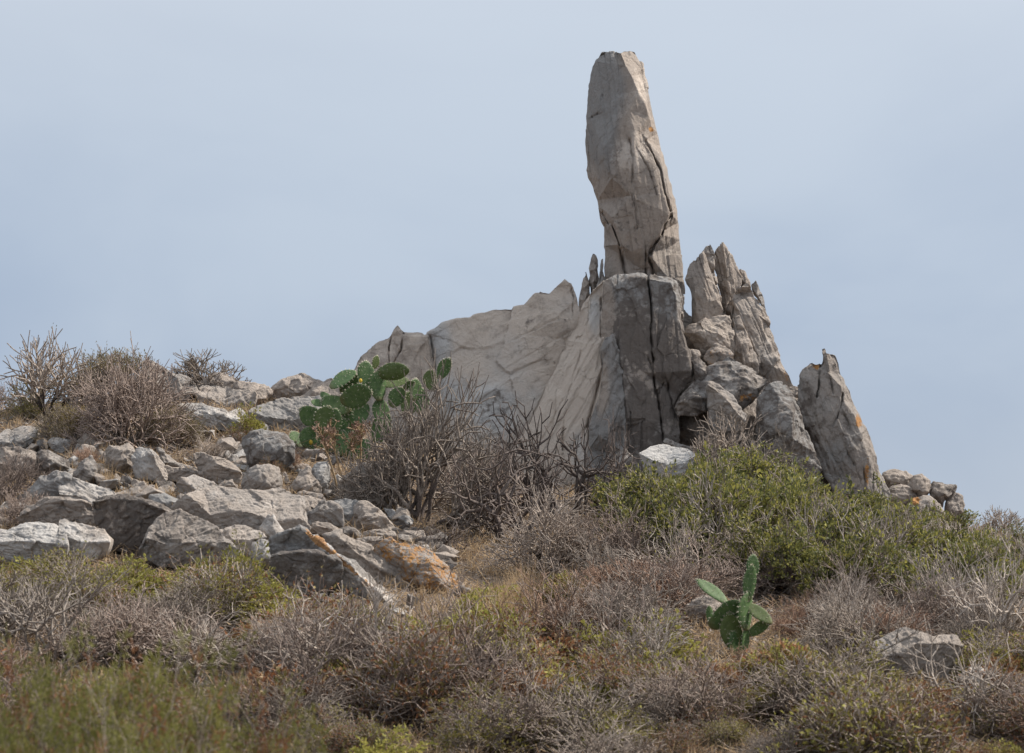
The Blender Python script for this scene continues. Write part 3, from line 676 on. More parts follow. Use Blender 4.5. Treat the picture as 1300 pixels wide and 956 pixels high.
# ---- rocks on the right skyline
G1 = 'boulders piled on the right skyline'
for lab, pts, st, dy in (
        ('topmost brown rock of the skyline pile beside the leaning slab', [(515, 215), (525, 172), (580, 153), (635, 163), (690, 192), (680, 250), (600, 280), (540, 280)], (0.05, 0.15, 0.05, 0.8), 0.4),
        ('pale broken rock in the left face of the skyline pile', [(550, 262), (570, 240), (625, 233), (690, 242), (715, 300), (660, 380), (590, 390), (560, 345)], (0.03, 0.1, 0.25, 0.75), 0.1),
        ('tilted wedge rock on top centre of the skyline pile', [(652, 240), (690, 190), (735, 178), (795, 228), (785, 285), (740, 315), (700, 300)], (0.05, 0.2, 0.15, 0.65), 0.15),
        ('dark overhanging rock right of the wedge on the skyline pile', [(775, 295), (785, 250), (803, 222), (860, 235), (925, 250), (912, 282), (865, 330), (850, 370), (790, 330)], (0.05, 0.45, 0, 0.6), 0.2),
        ('upright block at the right end of the skyline pile', [(862, 400), (868, 325), (915, 277), (962, 302), (972, 400), (950, 450), (880, 440)], (0.05, 0.25, 0.05, 0.75), 0.25),
        ('rounded front rock of the skyline pile with orange lichen cap', [(600, 400), (650, 355), (700, 318), (745, 293), (800, 308), (840, 348), (880, 410), (830, 480), (640, 470)], (0.12, 0.25, 0.1, 0.6), -0.2)):
    rock('boulder', lab, zz(XX, pts), Y=36.8 + dy, st=st, group=G1, spots=[(1163, 637, 7, 5, 0, 0.7)] if 'orange' in lab else ())

# ---- boulder field on the left
BF = [
 # window, outline, ridge, stain(orange, dark, pale, warm), label, extra
 (RC, [(40, 40), (80, 15), (160, 42), (232, 92), (300, 110), (362, 130), (420, 190), (470, 280), (535, 395), (420, 460), (250, 420), (60, 260)], None, (0, 0.3, 0.1, 0.5), 'big grey boulder on the crest half hidden by the dome shrub', dict(Y=36.2)),
 (RC, [(440, 215), (520, 152), (590, 102), (650, 84), (722, 110), (752, 142), (775, 215), (740, 270), (520, 270)], None, (0.1, 0.3, 0, 0.75), 'brown peaked crest rock behind the tilted bright slab', dict(Y=36.5)),
 (RC, [(472, 258), (525, 205), (620, 200), (700, 202), (762, 236), (902, 240), (918, 262), (900, 335), (820, 380), (700, 400), (640, 380), (500, 325)], [(472, 260), (560, 300), (690, 352), (800, 300), (917, 264)], (0, 0.1, 0.4, 0.6), 'tilted slab with bright flat top on the left crest', dict(Y=36.0, tilt=1.6)),
 (RC, [(765, 220), (800, 160), (870, 168), (1000, 203), (1052, 250), (1032, 300), (965, 365), (930, 410), (860, 425), (800, 395), (880, 330)], None, (0, 0.25, 0.05, 0.7), 'leaning brown block right of the tilted bright slab', dict(Y=36.2)),
 (RC, [(340, 365), (420, 345), (500, 338), (600, 378), (700, 408), (790, 388), (855, 445), (802, 490), (785, 565), (700, 570), (540, 510), (420, 450)], [(345, 368), (560, 425), (690, 452), (800, 490)], (0, 0.2, 0.55, 0.4), 'long low slab with white top edge under the tilted slab', dict(tilt=1.8)),
 (RN, [(612, 270), (640, 220), (690, 180), (740, 165), (790, 156), (850, 178), (908, 207), (870, 250), (800, 310), (640, 315)], None, (0.18, 0.15, 0.1, 0.8), 'rounded warm brown boulder alone against the sky', dict(Y=36.6, ed=8)),
 (RN, [(735, 300), (850, 240), (950, 185), (1010, 220), (1000, 290), (910, 320), (780, 330)], None, (0.05, 0.1, 0.1, 0.8), 'pinkish sloping rock behind the cactus and the smooth pale boulder', dict(Y=36.3)),
 (RN, [(525, 360), (580, 330), (640, 305), (760, 286), (890, 284), (970, 330), (940, 430), (870, 490), (700, 510), (590, 450)], [(525, 362), (620, 385), (740, 400), (880, 372), (965, 345)], (0, 0.05, 0.35, 0.35), 'large smooth pale blue-grey boulder left of the cactus', dict(Y=34.5, chip=0.5, tilt=1.2)),
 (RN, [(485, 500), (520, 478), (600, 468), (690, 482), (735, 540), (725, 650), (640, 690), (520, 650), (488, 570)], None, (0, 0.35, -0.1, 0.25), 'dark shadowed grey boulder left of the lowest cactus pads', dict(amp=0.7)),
 (RN, [(470, 760), (500, 690), (545, 658), (605, 648), (662, 680), (675, 725), (660, 800), (560, 820), (480, 800)], None, (0, 0.1, 0.4, 0.45), 'round light grey boulder below the dark shadowed boulder', dict(ed=12)),
 (RN, [(215, 600), (250, 592), (300, 608), (420, 650), (450, 700), (430, 760), (350, 750), (240, 700)], [(215, 605), (330, 650), (445, 690)], (0, 0.1, 0.2, 0.65), 'dusty low slab among dry twigs below the dome shrub', dict()),
 (RC, [(150, 720), (185, 735), (240, 815), (400, 855), (475, 880), (470, 905), (300, 885), (190, 850)], None, (0, 0.3, 0.1, 0.45), 'thin dark plank of rock behind the long flat slab', dict(ed=3, front=3)),
 (RD, [(190, 175), (205, 153), (330, 165), (500, 200), (580, 208), (605, 250), (590, 300), (480, 270), (330, 270), (200, 250)], [(192, 170), (330, 185), (500, 215), (604, 240)], (0, 0.15, 0.2, 0.55), 'long flat slab lying behind the wedge boulder', dict()),
 (RM, [(732, 185), (742, 155), (772, 130), (822, 135), (880, 190), (906, 250), (902, 295), (870, 310), (830, 295), (760, 275), (742, 225)], [(734, 190), (780, 180), (838, 165), (885, 270), (902, 290)], (0.08, 0.1, 0.5, 0.5), 'chunky boulder with bright cap beside the orange dry grass', dict(tilt=1.0)),
 (RM, [(585, 145), (610, 120), (660, 125), (702, 108), (728, 132), (742, 200), (752, 245), (650, 260), (590, 220)], None, (0.05, 0.1, 0.3, 0.7), 'pale pinkish boulder behind the orange dry grass', dict()),
 (RM, [(196, 165), (230, 142), (270, 140), (320, 175), (370, 190), (375, 235), (300, 280), (230, 272), (200, 225)], None, (0, 0.4, 0, 0.4), 'dark grey angular boulder below the dome shrub', dict()),
 (RM, [(-60, 150), (20, 135), (100, 138), (172, 150), (196, 182), (208, 265), (100, 310), (-60, 310)], None, (0.02, 0.35, 0, 0.55), 'broad mossy grey boulder at the left edge under rusty twigs', dict(amp=0.9)),
 (RM, [(262, 95), (290, 72), (330, 70), (378, 85), (372, 122), (335, 150), (285, 130)], [(263, 97), (310, 105), (375, 88)], (0, 0.1, 0.4, 0.35), 'small light rock under the left side of the dome shrub', dict()),
 (RM, [(-30, 70), (40, 30), (120, 12), (195, 14), (185, 70), (130, 130), (50, 130), (-30, 120)], [(-30, 90), (60, 90), (185, 60)], (0, 0.05, 0.5, 0.5), 'flat pale slab near the left edge below the crest shrubs', dict(tilt=1.6)),
 (RM, [(55, 115), (88, 72), (132, 90), (138, 125), (95, 150)], None, (0, 0.4, 0, 0.4), 'small dark rounded rock on the flat pale slab', dict()),
 (RM, [(405, 300), (438, 212), (500, 178), (530, 220), (530, 300), (470, 330)], None, (0, 0.35, 0.1, 0.4), 'lichen-grey rock left of the orange dry grass', dict()),
 (RM, [(150, 385), (228, 290), (352, 260), (384, 285), (375, 340), (345, 410), (250, 430), (180, 420)], [(155, 385), (230, 345), (345, 295), (380, 300)], (0, 0.15, 0.4, 0.45), 'grey boulder with white shoulder before the mossy boulder', dict(tilt=1.0)),
 (RM, [(340, 345), (368, 298), (430, 308), (520, 335), (600, 352), (625, 382), (590, 430), (535, 465), (500, 440), (420, 415), (345, 410)], [(342, 380), (430, 385), (530, 435), (600, 405)], (0, 0.05, 0.5, 0.6), 'grooved wedge boulder with bright ribbed top', dict(grain=(-35, 2.5), amp=1.4, tilt=1.3)),
 (RM, [(125, 505), (165, 450), (260, 415), (342, 404), (430, 414), (492, 450), (510, 490), (505, 570), (300, 580), (140, 560)], [(128, 500), (250, 440), (345, 420), (440, 428), (508, 490)], (0, 0.2, 0.1, 0.6), 'low rounded brown-grey boulder left of the dark rough boulder', dict()),
 (RM, [(-60, 570), (40, 585), (120, 552), (200, 538), (270, 550), (335, 580), (345, 740), (-60, 740)], [(-60, 640), (100, 630), (340, 650)], (0, 0.05, 0.6, 0.5), 'whitish rock rising from the low shrubs at the left edge', dict()),
 (RM, [(335, 560), (342, 518), (450, 553), (560, 588), (585, 632), (570, 700), (450, 740), (345, 730)], [(336, 600), (450, 640), (584, 640)], (0, 0.05, 0.55, 0.45), 'whitish slab with sharp left corner beside the dark rough boulder', dict()),
 (RM, [(532, 450), (540, 418), (590, 400), (690, 404), (762, 414), (850, 440), (932, 482), (905, 535), (845, 590), (805, 690), (740, 690), (620, 655), (572, 585), (540, 505)], [(533, 440), (620, 420), (760, 428), (925, 490)], (0.02, 0.62, 0.0, 0.4), 'massive rough dark boulder crusted with lichen', dict(th=80, amp=1.2)),
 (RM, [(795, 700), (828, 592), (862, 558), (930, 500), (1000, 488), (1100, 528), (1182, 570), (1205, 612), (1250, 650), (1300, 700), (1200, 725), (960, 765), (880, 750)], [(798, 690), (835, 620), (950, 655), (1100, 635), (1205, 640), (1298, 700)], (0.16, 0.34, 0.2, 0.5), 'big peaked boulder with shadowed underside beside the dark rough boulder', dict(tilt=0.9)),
 (RM, [(625, 378), (700, 350), (757, 348), (760, 420), (690, 415)], [(627, 380), (700, 385), (757, 370)], (0, 0.05, 0.4, 0.5), 'small pale rock behind the dark rough boulder', dict()),
 (RM, [(835, 395), (900, 384), (972, 410), (1004, 442), (970, 485), (850, 450)], None, (0, 0, 0.4, 0.0), 'bluish flat stone behind the big peaked boulder', dict()),
 (RD, [(298, 345), (340, 244), (440, 234), (560, 275), (650, 310), (728, 348), (620, 365), (530, 380), (420, 400), (380, 405)], [(340, 246), (400, 300), (520, 357), (725, 350)], (0, 0.08, 0.5, 0.55), 'wedge boulder with clean pale top behind the table boulder', dict(tilt=1.4)),
 (RD, [(290, 400), (320, 368), (370, 380), (395, 420), (350, 470), (305, 440)], None, (0, 0.25, 0.1, 0.6), 'small brown stone left of the table boulder', dict()),
 (RD, [(318, 505), (365, 440), (422, 380), (560, 360), (800, 350), (1000, 358), (1100, 348), (1250, 388), (1286, 400), (1292, 590), (1325, 625), (1310, 720), (1200, 720), (1000, 680), (820, 670), (660, 660), (520, 610), (400, 570)],
      [(420, 384), (520, 460), (605, 542), (760, 512), (900, 522), (1000, 562), (1150, 592), (1245, 562), (1291, 592)], (0.02, 0.1, 0.42, 0.62), 'broad flat-topped table boulder, the largest in the boulder field', dict(tilt=1.5, th=110, chip=0.8)),
 (RD, [(640, 710), (690, 652), (850, 648), (965, 682), (1005, 732), (915, 745), (900, 865), (820, 860), (715, 775)], [(642, 712), (760, 745), (880, 750), (1003, 735)], (0.05, 0.05, 0.5, 0.55), 'pale broken block in front of the table boulder', dict()),
 (RD, [(985, 650), (1045, 572), (1090, 562), (1142, 660), (1225, 722), (1145, 770), (1140, 870), (1080, 820), (1005, 740)], None, (0.3, 0.1, 0.5, 0.5), 'white pointed rock with orange lichen before the table boulder', dict()),
 (RD, [(890, 940), (918, 782), (980, 763), (1092, 790), (1115, 865), (1070, 970), (960, 980)], None, (0, 0.1, 0.5, 0.5), 'upright pale block above the green-tipped shrub', dict()),
 (RD, [(835, 625), (900, 588), (992, 610), (995, 690), (860, 670)], None, (0, 0.1, 0.35, 0.6), 'small pale rock tucked under the table boulder', dict()),
 (RD, [(510, 605), (560, 582), (600, 588), (645, 622), (655, 680), (590, 690)], None, (0.1, 0.1, 0.2, 0.7), 'small brown rock between the peaked boulder and the table boulder', dict()),
 (RD, [(640, 300), (690, 262), (745, 260), (782, 290), (785, 345), (700, 345)], None, (0, 0.2, 0.2, 0.6), 'small squarish rock behind the table boulder', dict()),
 (RD, [(905, 360), (925, 320), (950, 288), (992, 322), (1005, 375)], None, (0, 0.1, 0.3, 0.6), 'small pointed stone standing behind the table boulder', dict()),
 (RF, [(180, 450), (200, 420), (262, 403), (420, 388), (522, 398), (600, 438), (660, 428), (702, 482), (708, 560), (600, 690), (380, 710), (230, 690), (185, 580)], [(182, 445), (280, 425), (430, 410), (560, 430), (700, 490)], (0, 0.55, 0.1, 0.4), 'rounded dark boulder with black lichen above the foreground shrubs', dict(chip=0.6, tilt=1.0)),
 (RF, [(225, 320), (330, 268), (430, 208), (472, 228), (560, 308), (705, 408), (850, 500), (962, 600), (1082, 722), (1155, 832), (1110, 880), (900, 800), (700, 690), (560, 600), (480, 480), (240, 420)],
      [(440, 232), (590, 345), (715, 445), (800, 500), (870, 590), (1000, 710), (1130, 850)], (0, 0.3, 0.05, 0.4), 'long slanting slab with bright orange lichen edge', dict(tilt=1.6, th=40, Y=hit(380, 742) - 0.05)),
 (RF, [(635, 290), (760, 254), (832, 300), (960, 358), (1062, 440), (1132, 510), (1232, 558), (1245, 612), (1310, 730), (1200, 820), (1050, 700), (900, 600), (790, 480), (680, 380)], [(637, 292), (740, 300), (900, 430), (1050, 530), (1180, 610), (1250, 640)], (0.12, 0.2, 0.3, 0.45), 'grey slanting slab lying parallel to the orange-edged slab', dict(tilt=1.0, Y=hit(380, 742) + 0.75)),
 (RG, [(130, 405), (188, 350), (262, 318), (340, 328), (432, 350), (560, 420), (702, 520), (762, 600), (805, 690), (790, 820), (600, 850), (480, 790), (440, 700), (330, 590), (210, 495)], None, (0.47, 0.15, 0.35, 0.4), 'sloping boulder covered in orange and white lichen', dict(ed=12, front=8, Y=hit(530, 748))),
 (RF, [(695, 215), (760, 196), (832, 194), (895, 230), (905, 290), (700, 285)], None, (0, 0.35, 0, 0.45), 'dark small rock below the yellow grass tuft', dict()),
 (RF, [(875, 290), (960, 276), (1062, 278), (1070, 330), (1042, 415), (960, 390)], [(877, 292), (940, 312), (1065, 296)], (0, 0.15, 0.2, 0.6), 'small block with flat top among the slanting slabs', dict()),
 (RF, [(900, 250), (960, 220), (1032, 202), (1162, 228), (1180, 285), (1050, 305), (940, 285)], [(902, 250), (1030, 250), (1170, 262)], (0.1, 0.15, 0.3, 0.6), 'thin layered stone above the orange lichen boulder', dict()),
 (RF, [(440, 205), (540, 154), (640, 168), (692, 200), (702, 268), (645, 290), (560, 245), (480, 245)], [(442, 208), (540, 185), (640, 200), (700, 245)], (0.25, 0.1, 0.1, 0.85), 'tan cap-shaped rock behind the orange-edged slab', dict()),
 (RE, [(262, 690), (328, 610), (440, 510), (522, 498), (592, 568), (600, 700), (400, 720), (310, 740)], [(264, 690), (380, 600), (470, 545), (592, 575)], (0, 0.25, 0.3, 0.5), 'grey sloping boulder right of the table boulder', dict()),
 (RE, [(535, 505), (620, 490), (702, 488), (758, 510), (745, 610), (710, 690), (590, 680), (585, 570)], [(536, 510), (600, 600), (700, 600), (756, 520)], (0, -0.1, 0.3, -0.2), 'blue-grey smooth block with grass tuft below it', dict()),
 (RE, [(738, 550), (780, 520), (832, 520), (922, 580), (1032, 700), (1045, 760), (800, 770), (728, 720)], None, (0.1, 0.15, 0.35, 0.55), 'rough pale boulder right of the blue-grey block', dict()),
 (RE, [(590, 470), (620, 428), (740, 428), (756, 500), (640, 510)], None, (0, 0.15, 0.3, 0.65), 'small tan rock under the tall dry stalks', dict()),
 (RE, [(605, 380), (680, 270), (760, 228), (880, 190), (1000, 188), (1105, 240), (1130, 400), (1000, 480), (850, 490), (740, 470), (640, 440)], [(607, 375), (690, 290), (880, 212), (1000, 205), (1110, 260)], (0, 0.2, 0.0, 0.5), 'wide grey boulder shaded by the big grey shrub', dict()),
 (RE, [(150, 445), (260, 290), (332, 238), (375, 310), (428, 385), (420, 450), (240, 450)], None, (0, 0.15, 0.2, 0.65), 'triangular tan rock below the cactus', dict()),
 (RE, [(335, 240), (420, 195), (485, 178), (510, 300), (480, 400), (400, 410), (370, 330)], None, (0, 0.05, 0.45, 0.0), 'bluish white split rock under the cactus', dict()),
 (RE, [(860, 430), (910, 385), (972, 338), (990, 372), (940, 460), (880, 490)], None, (0, 0, 0.7, 0.2), 'white flake of rock beside the foot of the big grey shrub', dict()),
 (RE, [(235, 468), (340, 472), (455, 490), (380, 590), (300, 700), (250, 690)], None, (0, 0.2, 0, 0.95), 'brown wedge rock against the right end of the table boulder', dict()),
 (RE, [(195, 450), (300, 408), (440, 440), (470, 500), (300, 500)], [(197, 450), (320, 440), (465, 480)], (0, 0.1, 0.3, 0.6), 'thin curved slab under the triangular tan rock', dict()),
 (YY, [(470, 640), (490, 600), (560, 570), (650, 520), (720, 530), (780, 552), (900, 560), (935, 602), (925, 720), (860, 780), (700, 760), (540, 720)], [(475, 640), (560, 660), (640, 650), (700, 600), (860, 590), (930, 610)], (0.02, 0.15, 0.35, 0.5), 'pale boulder half buried in the shrubs of the right slope', dict(tilt=1.2)),
 (YY, [(950, 790), (1008, 735), (1062, 728), (1145, 800), (1130, 880), (980, 880)], None, (0.1, 0.05, 0.5, 0.6), 'small white rounded rock below the half buried pale boulder', dict()),
 (QQ, [(540, 360), (620, 320), (692, 313), (715, 350), (690, 430), (640, 470), (560, 420)], None, (0, 0.3, 0.1, 0.6), 'dark brown rock left of the small cactus', dict()),
]
for (Rw, pts, rdg, st, lab, kw) in BF:
    sp = list(kw.pop('spots', ()))
    if 'bright orange lichen edge' in lab:
        for k in range(22):
            t = k / 21; q = (390 + 105 * t, 674 + 92 * t)
            sp.append((q[0], q[1], 6, 6, 0, 0.5 * (1 - 0.6 * t))); sp.append((q[0], q[1], 6, 6, 2, 0.5 + 0.3 * t)); sp.append((q[0], q[1], 6, 6, 1, -0.25))
    st = (st[0], st[1], st[2] + 0.07, st[3] + 0.08)
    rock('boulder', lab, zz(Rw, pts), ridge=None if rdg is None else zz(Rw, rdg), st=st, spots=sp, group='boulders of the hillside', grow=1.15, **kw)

# ---- small broken stones filling the gaps of the boulder field
rs_ = np.random.RandomState(21)
def stone_mesh(seed):
    r = np.random.RandomState(seed)
    import bmesh
    bm = bmesh.new()
    for v in r.normal(size=(11, 3)):
        v = v / np.linalg.norm(v) * r.uniform(0.75, 1.0); bm.verts.new((v[0], v[1] * 0.8, v[2] * 0.62))
    res = bmesh.ops.convex_hull(bm, input=bm.verts)
    bmesh.ops.delete(bm, geom=[g for g in res['geom_interior'] if isinstance(g, bmesh.types.BMVert)], context='VERTS')
    bmesh.ops.bevel(bm, geom=bm.edges[:], offset=0.02, segments=1, affect='EDGES')
    bmesh.ops.triangulate(bm, faces=bm.faces[:]); bmesh.ops.recalc_face_normals(bm, faces=bm.faces[:])
    V = np.array([v.co[:] for v in bm.verts]); bm.verts.index_update()
    T = np.array([[v.index for v in f.verts] for f in bm.faces]); bm.free()
    V = np.column_stack([V, np.zeros((len(V), 2)), np.ones(len(V)), np.zeros(len(V))])
    V, T = refine(V, T, 0.13)
    X = smooth(V[:, :3], T, 1, 0.25); N = vnormals(X, T)
    X = X + N * (0.06 * fbm(X * 2.6 + seed, 4))[:, None]
    dk_, pl_, wm_ = ((0.05, 0.6, 0.4), (0.5, 0.05, 0.45), (0.15, 0.25, 0.85))[seed % 3]
    return mesh_np('stone', X, T, [ROCK], True, np.tile([0.03, dk_, pl_, wm_], (len(X), 1)))
STONES = [stone_mesh(k) for k in range(9)]
OUTL = [zz(q[0], q[1]) for q in BF]
def inside(poly, x, y):
    ins = False
    for a in range(len(poly)):
        (xa, ya), (xb, yb) = poly[a][:2], poly[a - 1][:2]
        if (ya > y) != (yb > y) and x < (xb - xa) * (y - ya) / (yb - ya) + xa: ins = not ins
    return ins
def stones(n, poly, smin, smax, label, group):
    """single stones lying on the ground inside a photo polygon"""
    x0, x1 = min(p[0] for p in poly), max(p[0] for p in poly); y0, y1 = min(p[1] for p in poly), max(p[1] for p in poly)
    k = tries = 0
    while k < n and tries < 60 * n:
        tries += 1
        x, y = rs_.uniform(x0, x1), rs_.uniform(y0, y1)
        ins = False
        for a in range(len(poly)):
            (xa, ya), (xb, yb) = poly[a], poly[a - 1]
            if (ya > y) != (yb > y) and x < (xb - xa) * (y - ya) / (yb - ya) + xa: ins = not ins
        if not ins: continue
        s_px = smin + (smax - smin) * rs_.rand() ** 2
        if any(inside(po, x + ax * s_px, y + ay * s_px) for po in OUTL for ax, ay in ((0, -0.1), (0, -0.5))): continue
        k += 1
        ki = rs_.randint(len(STONES)); Y = hit(x, y); p = P(x, y, Y); s = s_px * Y / F * 0.5
        o = link('stone', STONES[ki], loc=(p[0], p[1], float(terr(p[0], p[1])) + 0.3 * s))
        o.scale = (s * rs_.uniform(0.8, 1.3), s, s * rs_.uniform(0.7, 1.1)); o.rotation_euler = (rs_.uniform(-0.4, 0.4), rs_.uniform(-0.4, 0.4), rs_.uniform(0, 6.28))
        tag(o, ('pale ', 'dark lichened ', 'warm brown ')[ki % 3] + label, 'stone', group)
stones(85, [(20, 570), (90, 560), (230, 600), (330, 560), (420, 600), (480, 640), (560, 690), (570, 750), (420, 735), (300, 690), (-20, 690), (-20, 600)], 24, 62, 'middling broken granite block wedged between the larger hillside boulders', 'middling blocks of the boulder field')
stones(40, [(300, 690), (420, 680), (560, 690), (590, 760), (500, 790), (360, 760)], 22, 56, 'middling broken granite block beside the orange lichen slabs', 'middling blocks beside the orange slabs')
stones(36, [(60, 560), (230, 560), (330, 545), (460, 600), (480, 650), (330, 640), (60, 620)], 18, 50, 'angular granite block on the dry ground below the dome shrub and cactus', 'angular blocks below the cactus')
stones(12, [(190, 530), (330, 530), (330, 570), (200, 560)], 20, 50, 'middling granite block on the slope under the left crest', 'middling blocks under the crest')
stones(40, [(-20, 570), (60, 540), (230, 590), (330, 530), (420, 600), (480, 640), (560, 690), (560, 760), (420, 740), (300, 700), (-20, 700)], 9, 30, 'small broken stone in a gap between the hillside boulders', 'small stones between the boulders')
stones(26, [(-20, 530), (200, 510), (330, 500), (330, 540), (60, 580), (-20, 580)], 8, 24, 'small broken stone on the ground under the crest shrubs', 'small stones below the crest')
stones(22, [(560, 640), (760, 640), (1000, 780), (1300, 840), (1300, 880), (760, 830), (600, 760)], 8, 24, 'small stone lying among the dry shrubs of the lower slope', 'small stones on the lower slope')
# ------------------------------------------------------------------ shrubs
def unit(a): return a / (np.linalg.norm(a, axis=-1, keepdims=True) + 1e-12)
def tubes(p0, p1, r0, r1, k=3):
    n = len(p0); d = unit(p1 - p0)
    ref = np.where(np.abs(d[:, 2:3]) < 0.9, np.array([[0, 0, 1.0]]), np.array([[1.0, 0, 0]]))
    a = unit(np.cross(d, ref)); b = np.cross(d, a)
    V = []
    for (p, r) in ((p0, r0), (p1, r1)):
        for j in range(k):
            t = 2 * math.pi * j / k
            V.append(p + (a * math.cos(t) + b * math.sin(t)) * r[:, None])
    V = np.stack(V, 1).reshape(-1, 3)
    base = np.arange(n)[:, None] * 2 * k
    Fc = np.concatenate([base + np.array([[j, (j + 1) % k, k + (j + 1) % k, k + j]]) for j in range(k)])
    return V, Fc
def leaves_np(pos, dr, ln, wd, rs):
    n = len(pos); d = unit(dr)
    side = unit(np.cross(d, rs.normal(size=(n, 3)))); up = np.cross(side, d)
    L = (ln * rs.uniform(0.6, 1.25, n))[:, None]; Wd = wd * L / ln
    mid = pos + d * L * 0.5 + up * L * 0.08
    V = np.stack([pos, mid + side * Wd * 0.5, pos + d * L, mid - side * Wd * 0.5], 1).reshape(-1, 3)
    Fc = np.arange(n)[:, None] * 4 + np.array([[0, 1, 2, 3]])
    return V, Fc
def grow(seed, stems=20, levels=5, aspect=1.0, tilt=75, r_tip=0.0045, r_base=0.018, angle=24, kink=0.10, droop=0.0, three=0.15, zsq=1.0, lenvar=0.18, gnarl=0.0):
    """dichotomous shrub of unit height; returns segment arrays per level and tips"""
    rs = np.random.RandomState(seed)
    th = np.sqrt(rs.uniform(0, 1, stems)) * rad(tilt); ph = rs.uniform(0, 6.283, stems)
    d = np.stack([np.sin(th) * np.cos(ph), np.sin(th) * np.sin(ph), np.cos(th)], 1)
    R = 1 / np.sqrt((np.sin(th) / aspect) ** 2 + np.cos(th) ** 2)
    R = R * (1 + 0.22 * np.sin(th) * np.sin(ph + rs.uniform(0, 6.28)) + 0.12 * np.sin(3 * ph + rs.uniform(0, 6.28)))
    p = np.stack([0.07 * np.cos(ph) * rs.rand(stems), 0.07 * np.sin(ph) * rs.rand(stems), np.full(stems, -0.06)], 1)
    rem = R * rs.uniform(1 - lenvar, 1 + lenvar * 0.5, stems)
    segs = []
    for lv in range(levels + 1):
        left = levels + 1 - lv
        ln = rem * (1.55 if lv == 0 else 1.0) / (left + (0.55 if lv == 0 else 0)) * rs.uniform(0.75, 1.25, len(p))
        f0 = lv / (levels + 1.0); f1 = (lv + 1) / (levels + 1.0)
        ra, rb = r_base * (1 - f0) ** 1.6 + r_tip, r_base * (1 - f1) ** 1.6 + r_tip
        nsub = 3 if lv == 0 else 2
        q = p
        for s in range(nsub):
            dd = unit(d + rs.normal(size=d.shape) * (kink + gnarl))
            e = q + dd * (ln / nsub)[:, None]
            t0, t1 = s / nsub, (s + 1) / nsub
            segs.append((lv, q, e, np.full(len(q), ra + (rb - ra) * t0), np.full(len(q), ra + (rb - ra) * t1)))
            q = e; d = unit(dd * 0.7 + d * 0.3)
        rem = rem - ln
        if lv == levels: tips, tdir = q, d; break
        ax = unit(np.cross(d, rs.normal(size=d.shape)))
        outs = []
        nch = np.where(rs.rand(len(q)) < three, 3, 2)
        for c in range(3):
            m = nch > c
            sgn = (1, -1, 0)[c]
            al = rad(angle) * rs.uniform(0.6, 1.4, m.sum()) * sgn
            nd = d[m] * np.cos(al)[:, None] + ax[m] * np.sin(al)[:, None]
            nd = nd + np.array([0, 0, 0.04 - droop]) + rs.normal(0, 0.10, nd.shape)
            outs.append((q[m], unit(nd), rem[m] * rs.uniform(0.85, 1.1, m.sum())))
        p = np.concatenate([o[0] for o in outs]); d = np.concatenate([o[1] for o in outs]); rem = np.concatenate([o[2] for o in outs])
    return segs, tips, tdir, rs
class Proto: pass
def make_shrub(seed, mat, leaf=None, leaf_n=6, leaf_l=0.05, leaf_w=0.018, cover=1.0, mat_stem=None, leaf2=None, top_only=None, patchy=-9.0, **kw):
    segs, tips, td, rs = grow(seed, **kw)
    pr = Proto(); pr.parts = []
    for nm, sel, mt in (('stems', lambda l: l <= 1, mat_stem or mat), ('twigs', lambda l: l > 1, mat)):
        a = [s for s in segs if sel(s[0])]
        V, Fc = tubes(*[np.concatenate([s[k] for s in a]) for k in (1, 2, 3, 4)])
        pr.parts.append((nm, mesh_np(nm, V, Fc, [mt])))
    if leaf is not None:
        last = [s for s in segs if s[0] >= kw.get('levels', 5) - 1]
        pts = np.concatenate([s[2] for s in last]); dr = np.concatenate([s[2] - s[1] for s in last])
        if top_only is not None:
            rr = np.where(pts[:, 2] > 0.22, np.sqrt((np.hypot(pts[:, 0], pts[:, 1]) / kw.get('aspect', 1.0)) ** 2 + pts[:, 2] ** 2), 0)
            m = rr > top_only; pts, dr = pts[m], dr[m]
        for nm, mt, fr in (('leaves', leaf, 1.0 if leaf2 is None else 0.6), ('dry_leaves', leaf2, 0.4)):
            if mt is None: continue
            m = (rs.rand(len(pts)) < cover) & (perlin(pts * 3.2 + seed * 1.7) > patchy)
            P_ = np.repeat(pts[m], max(1, int(leaf_n * fr)), 0); D_ = np.repeat(unit(dr[m]), max(1, int(leaf_n * fr)), 0)
            P_ = P_ + rs.normal(size=P_.shape) * leaf_l * 0.35
            V, Fc = leaves_np(P_, D_ * 0.7 + rs.normal(size=P_.shape) * 0.6 + np.array([0, 0, 0.25]), leaf_l, leaf_w, rs)
            pr.parts.append((nm, mesh_np(nm, V, Fc, [mt], False)))
    return pr
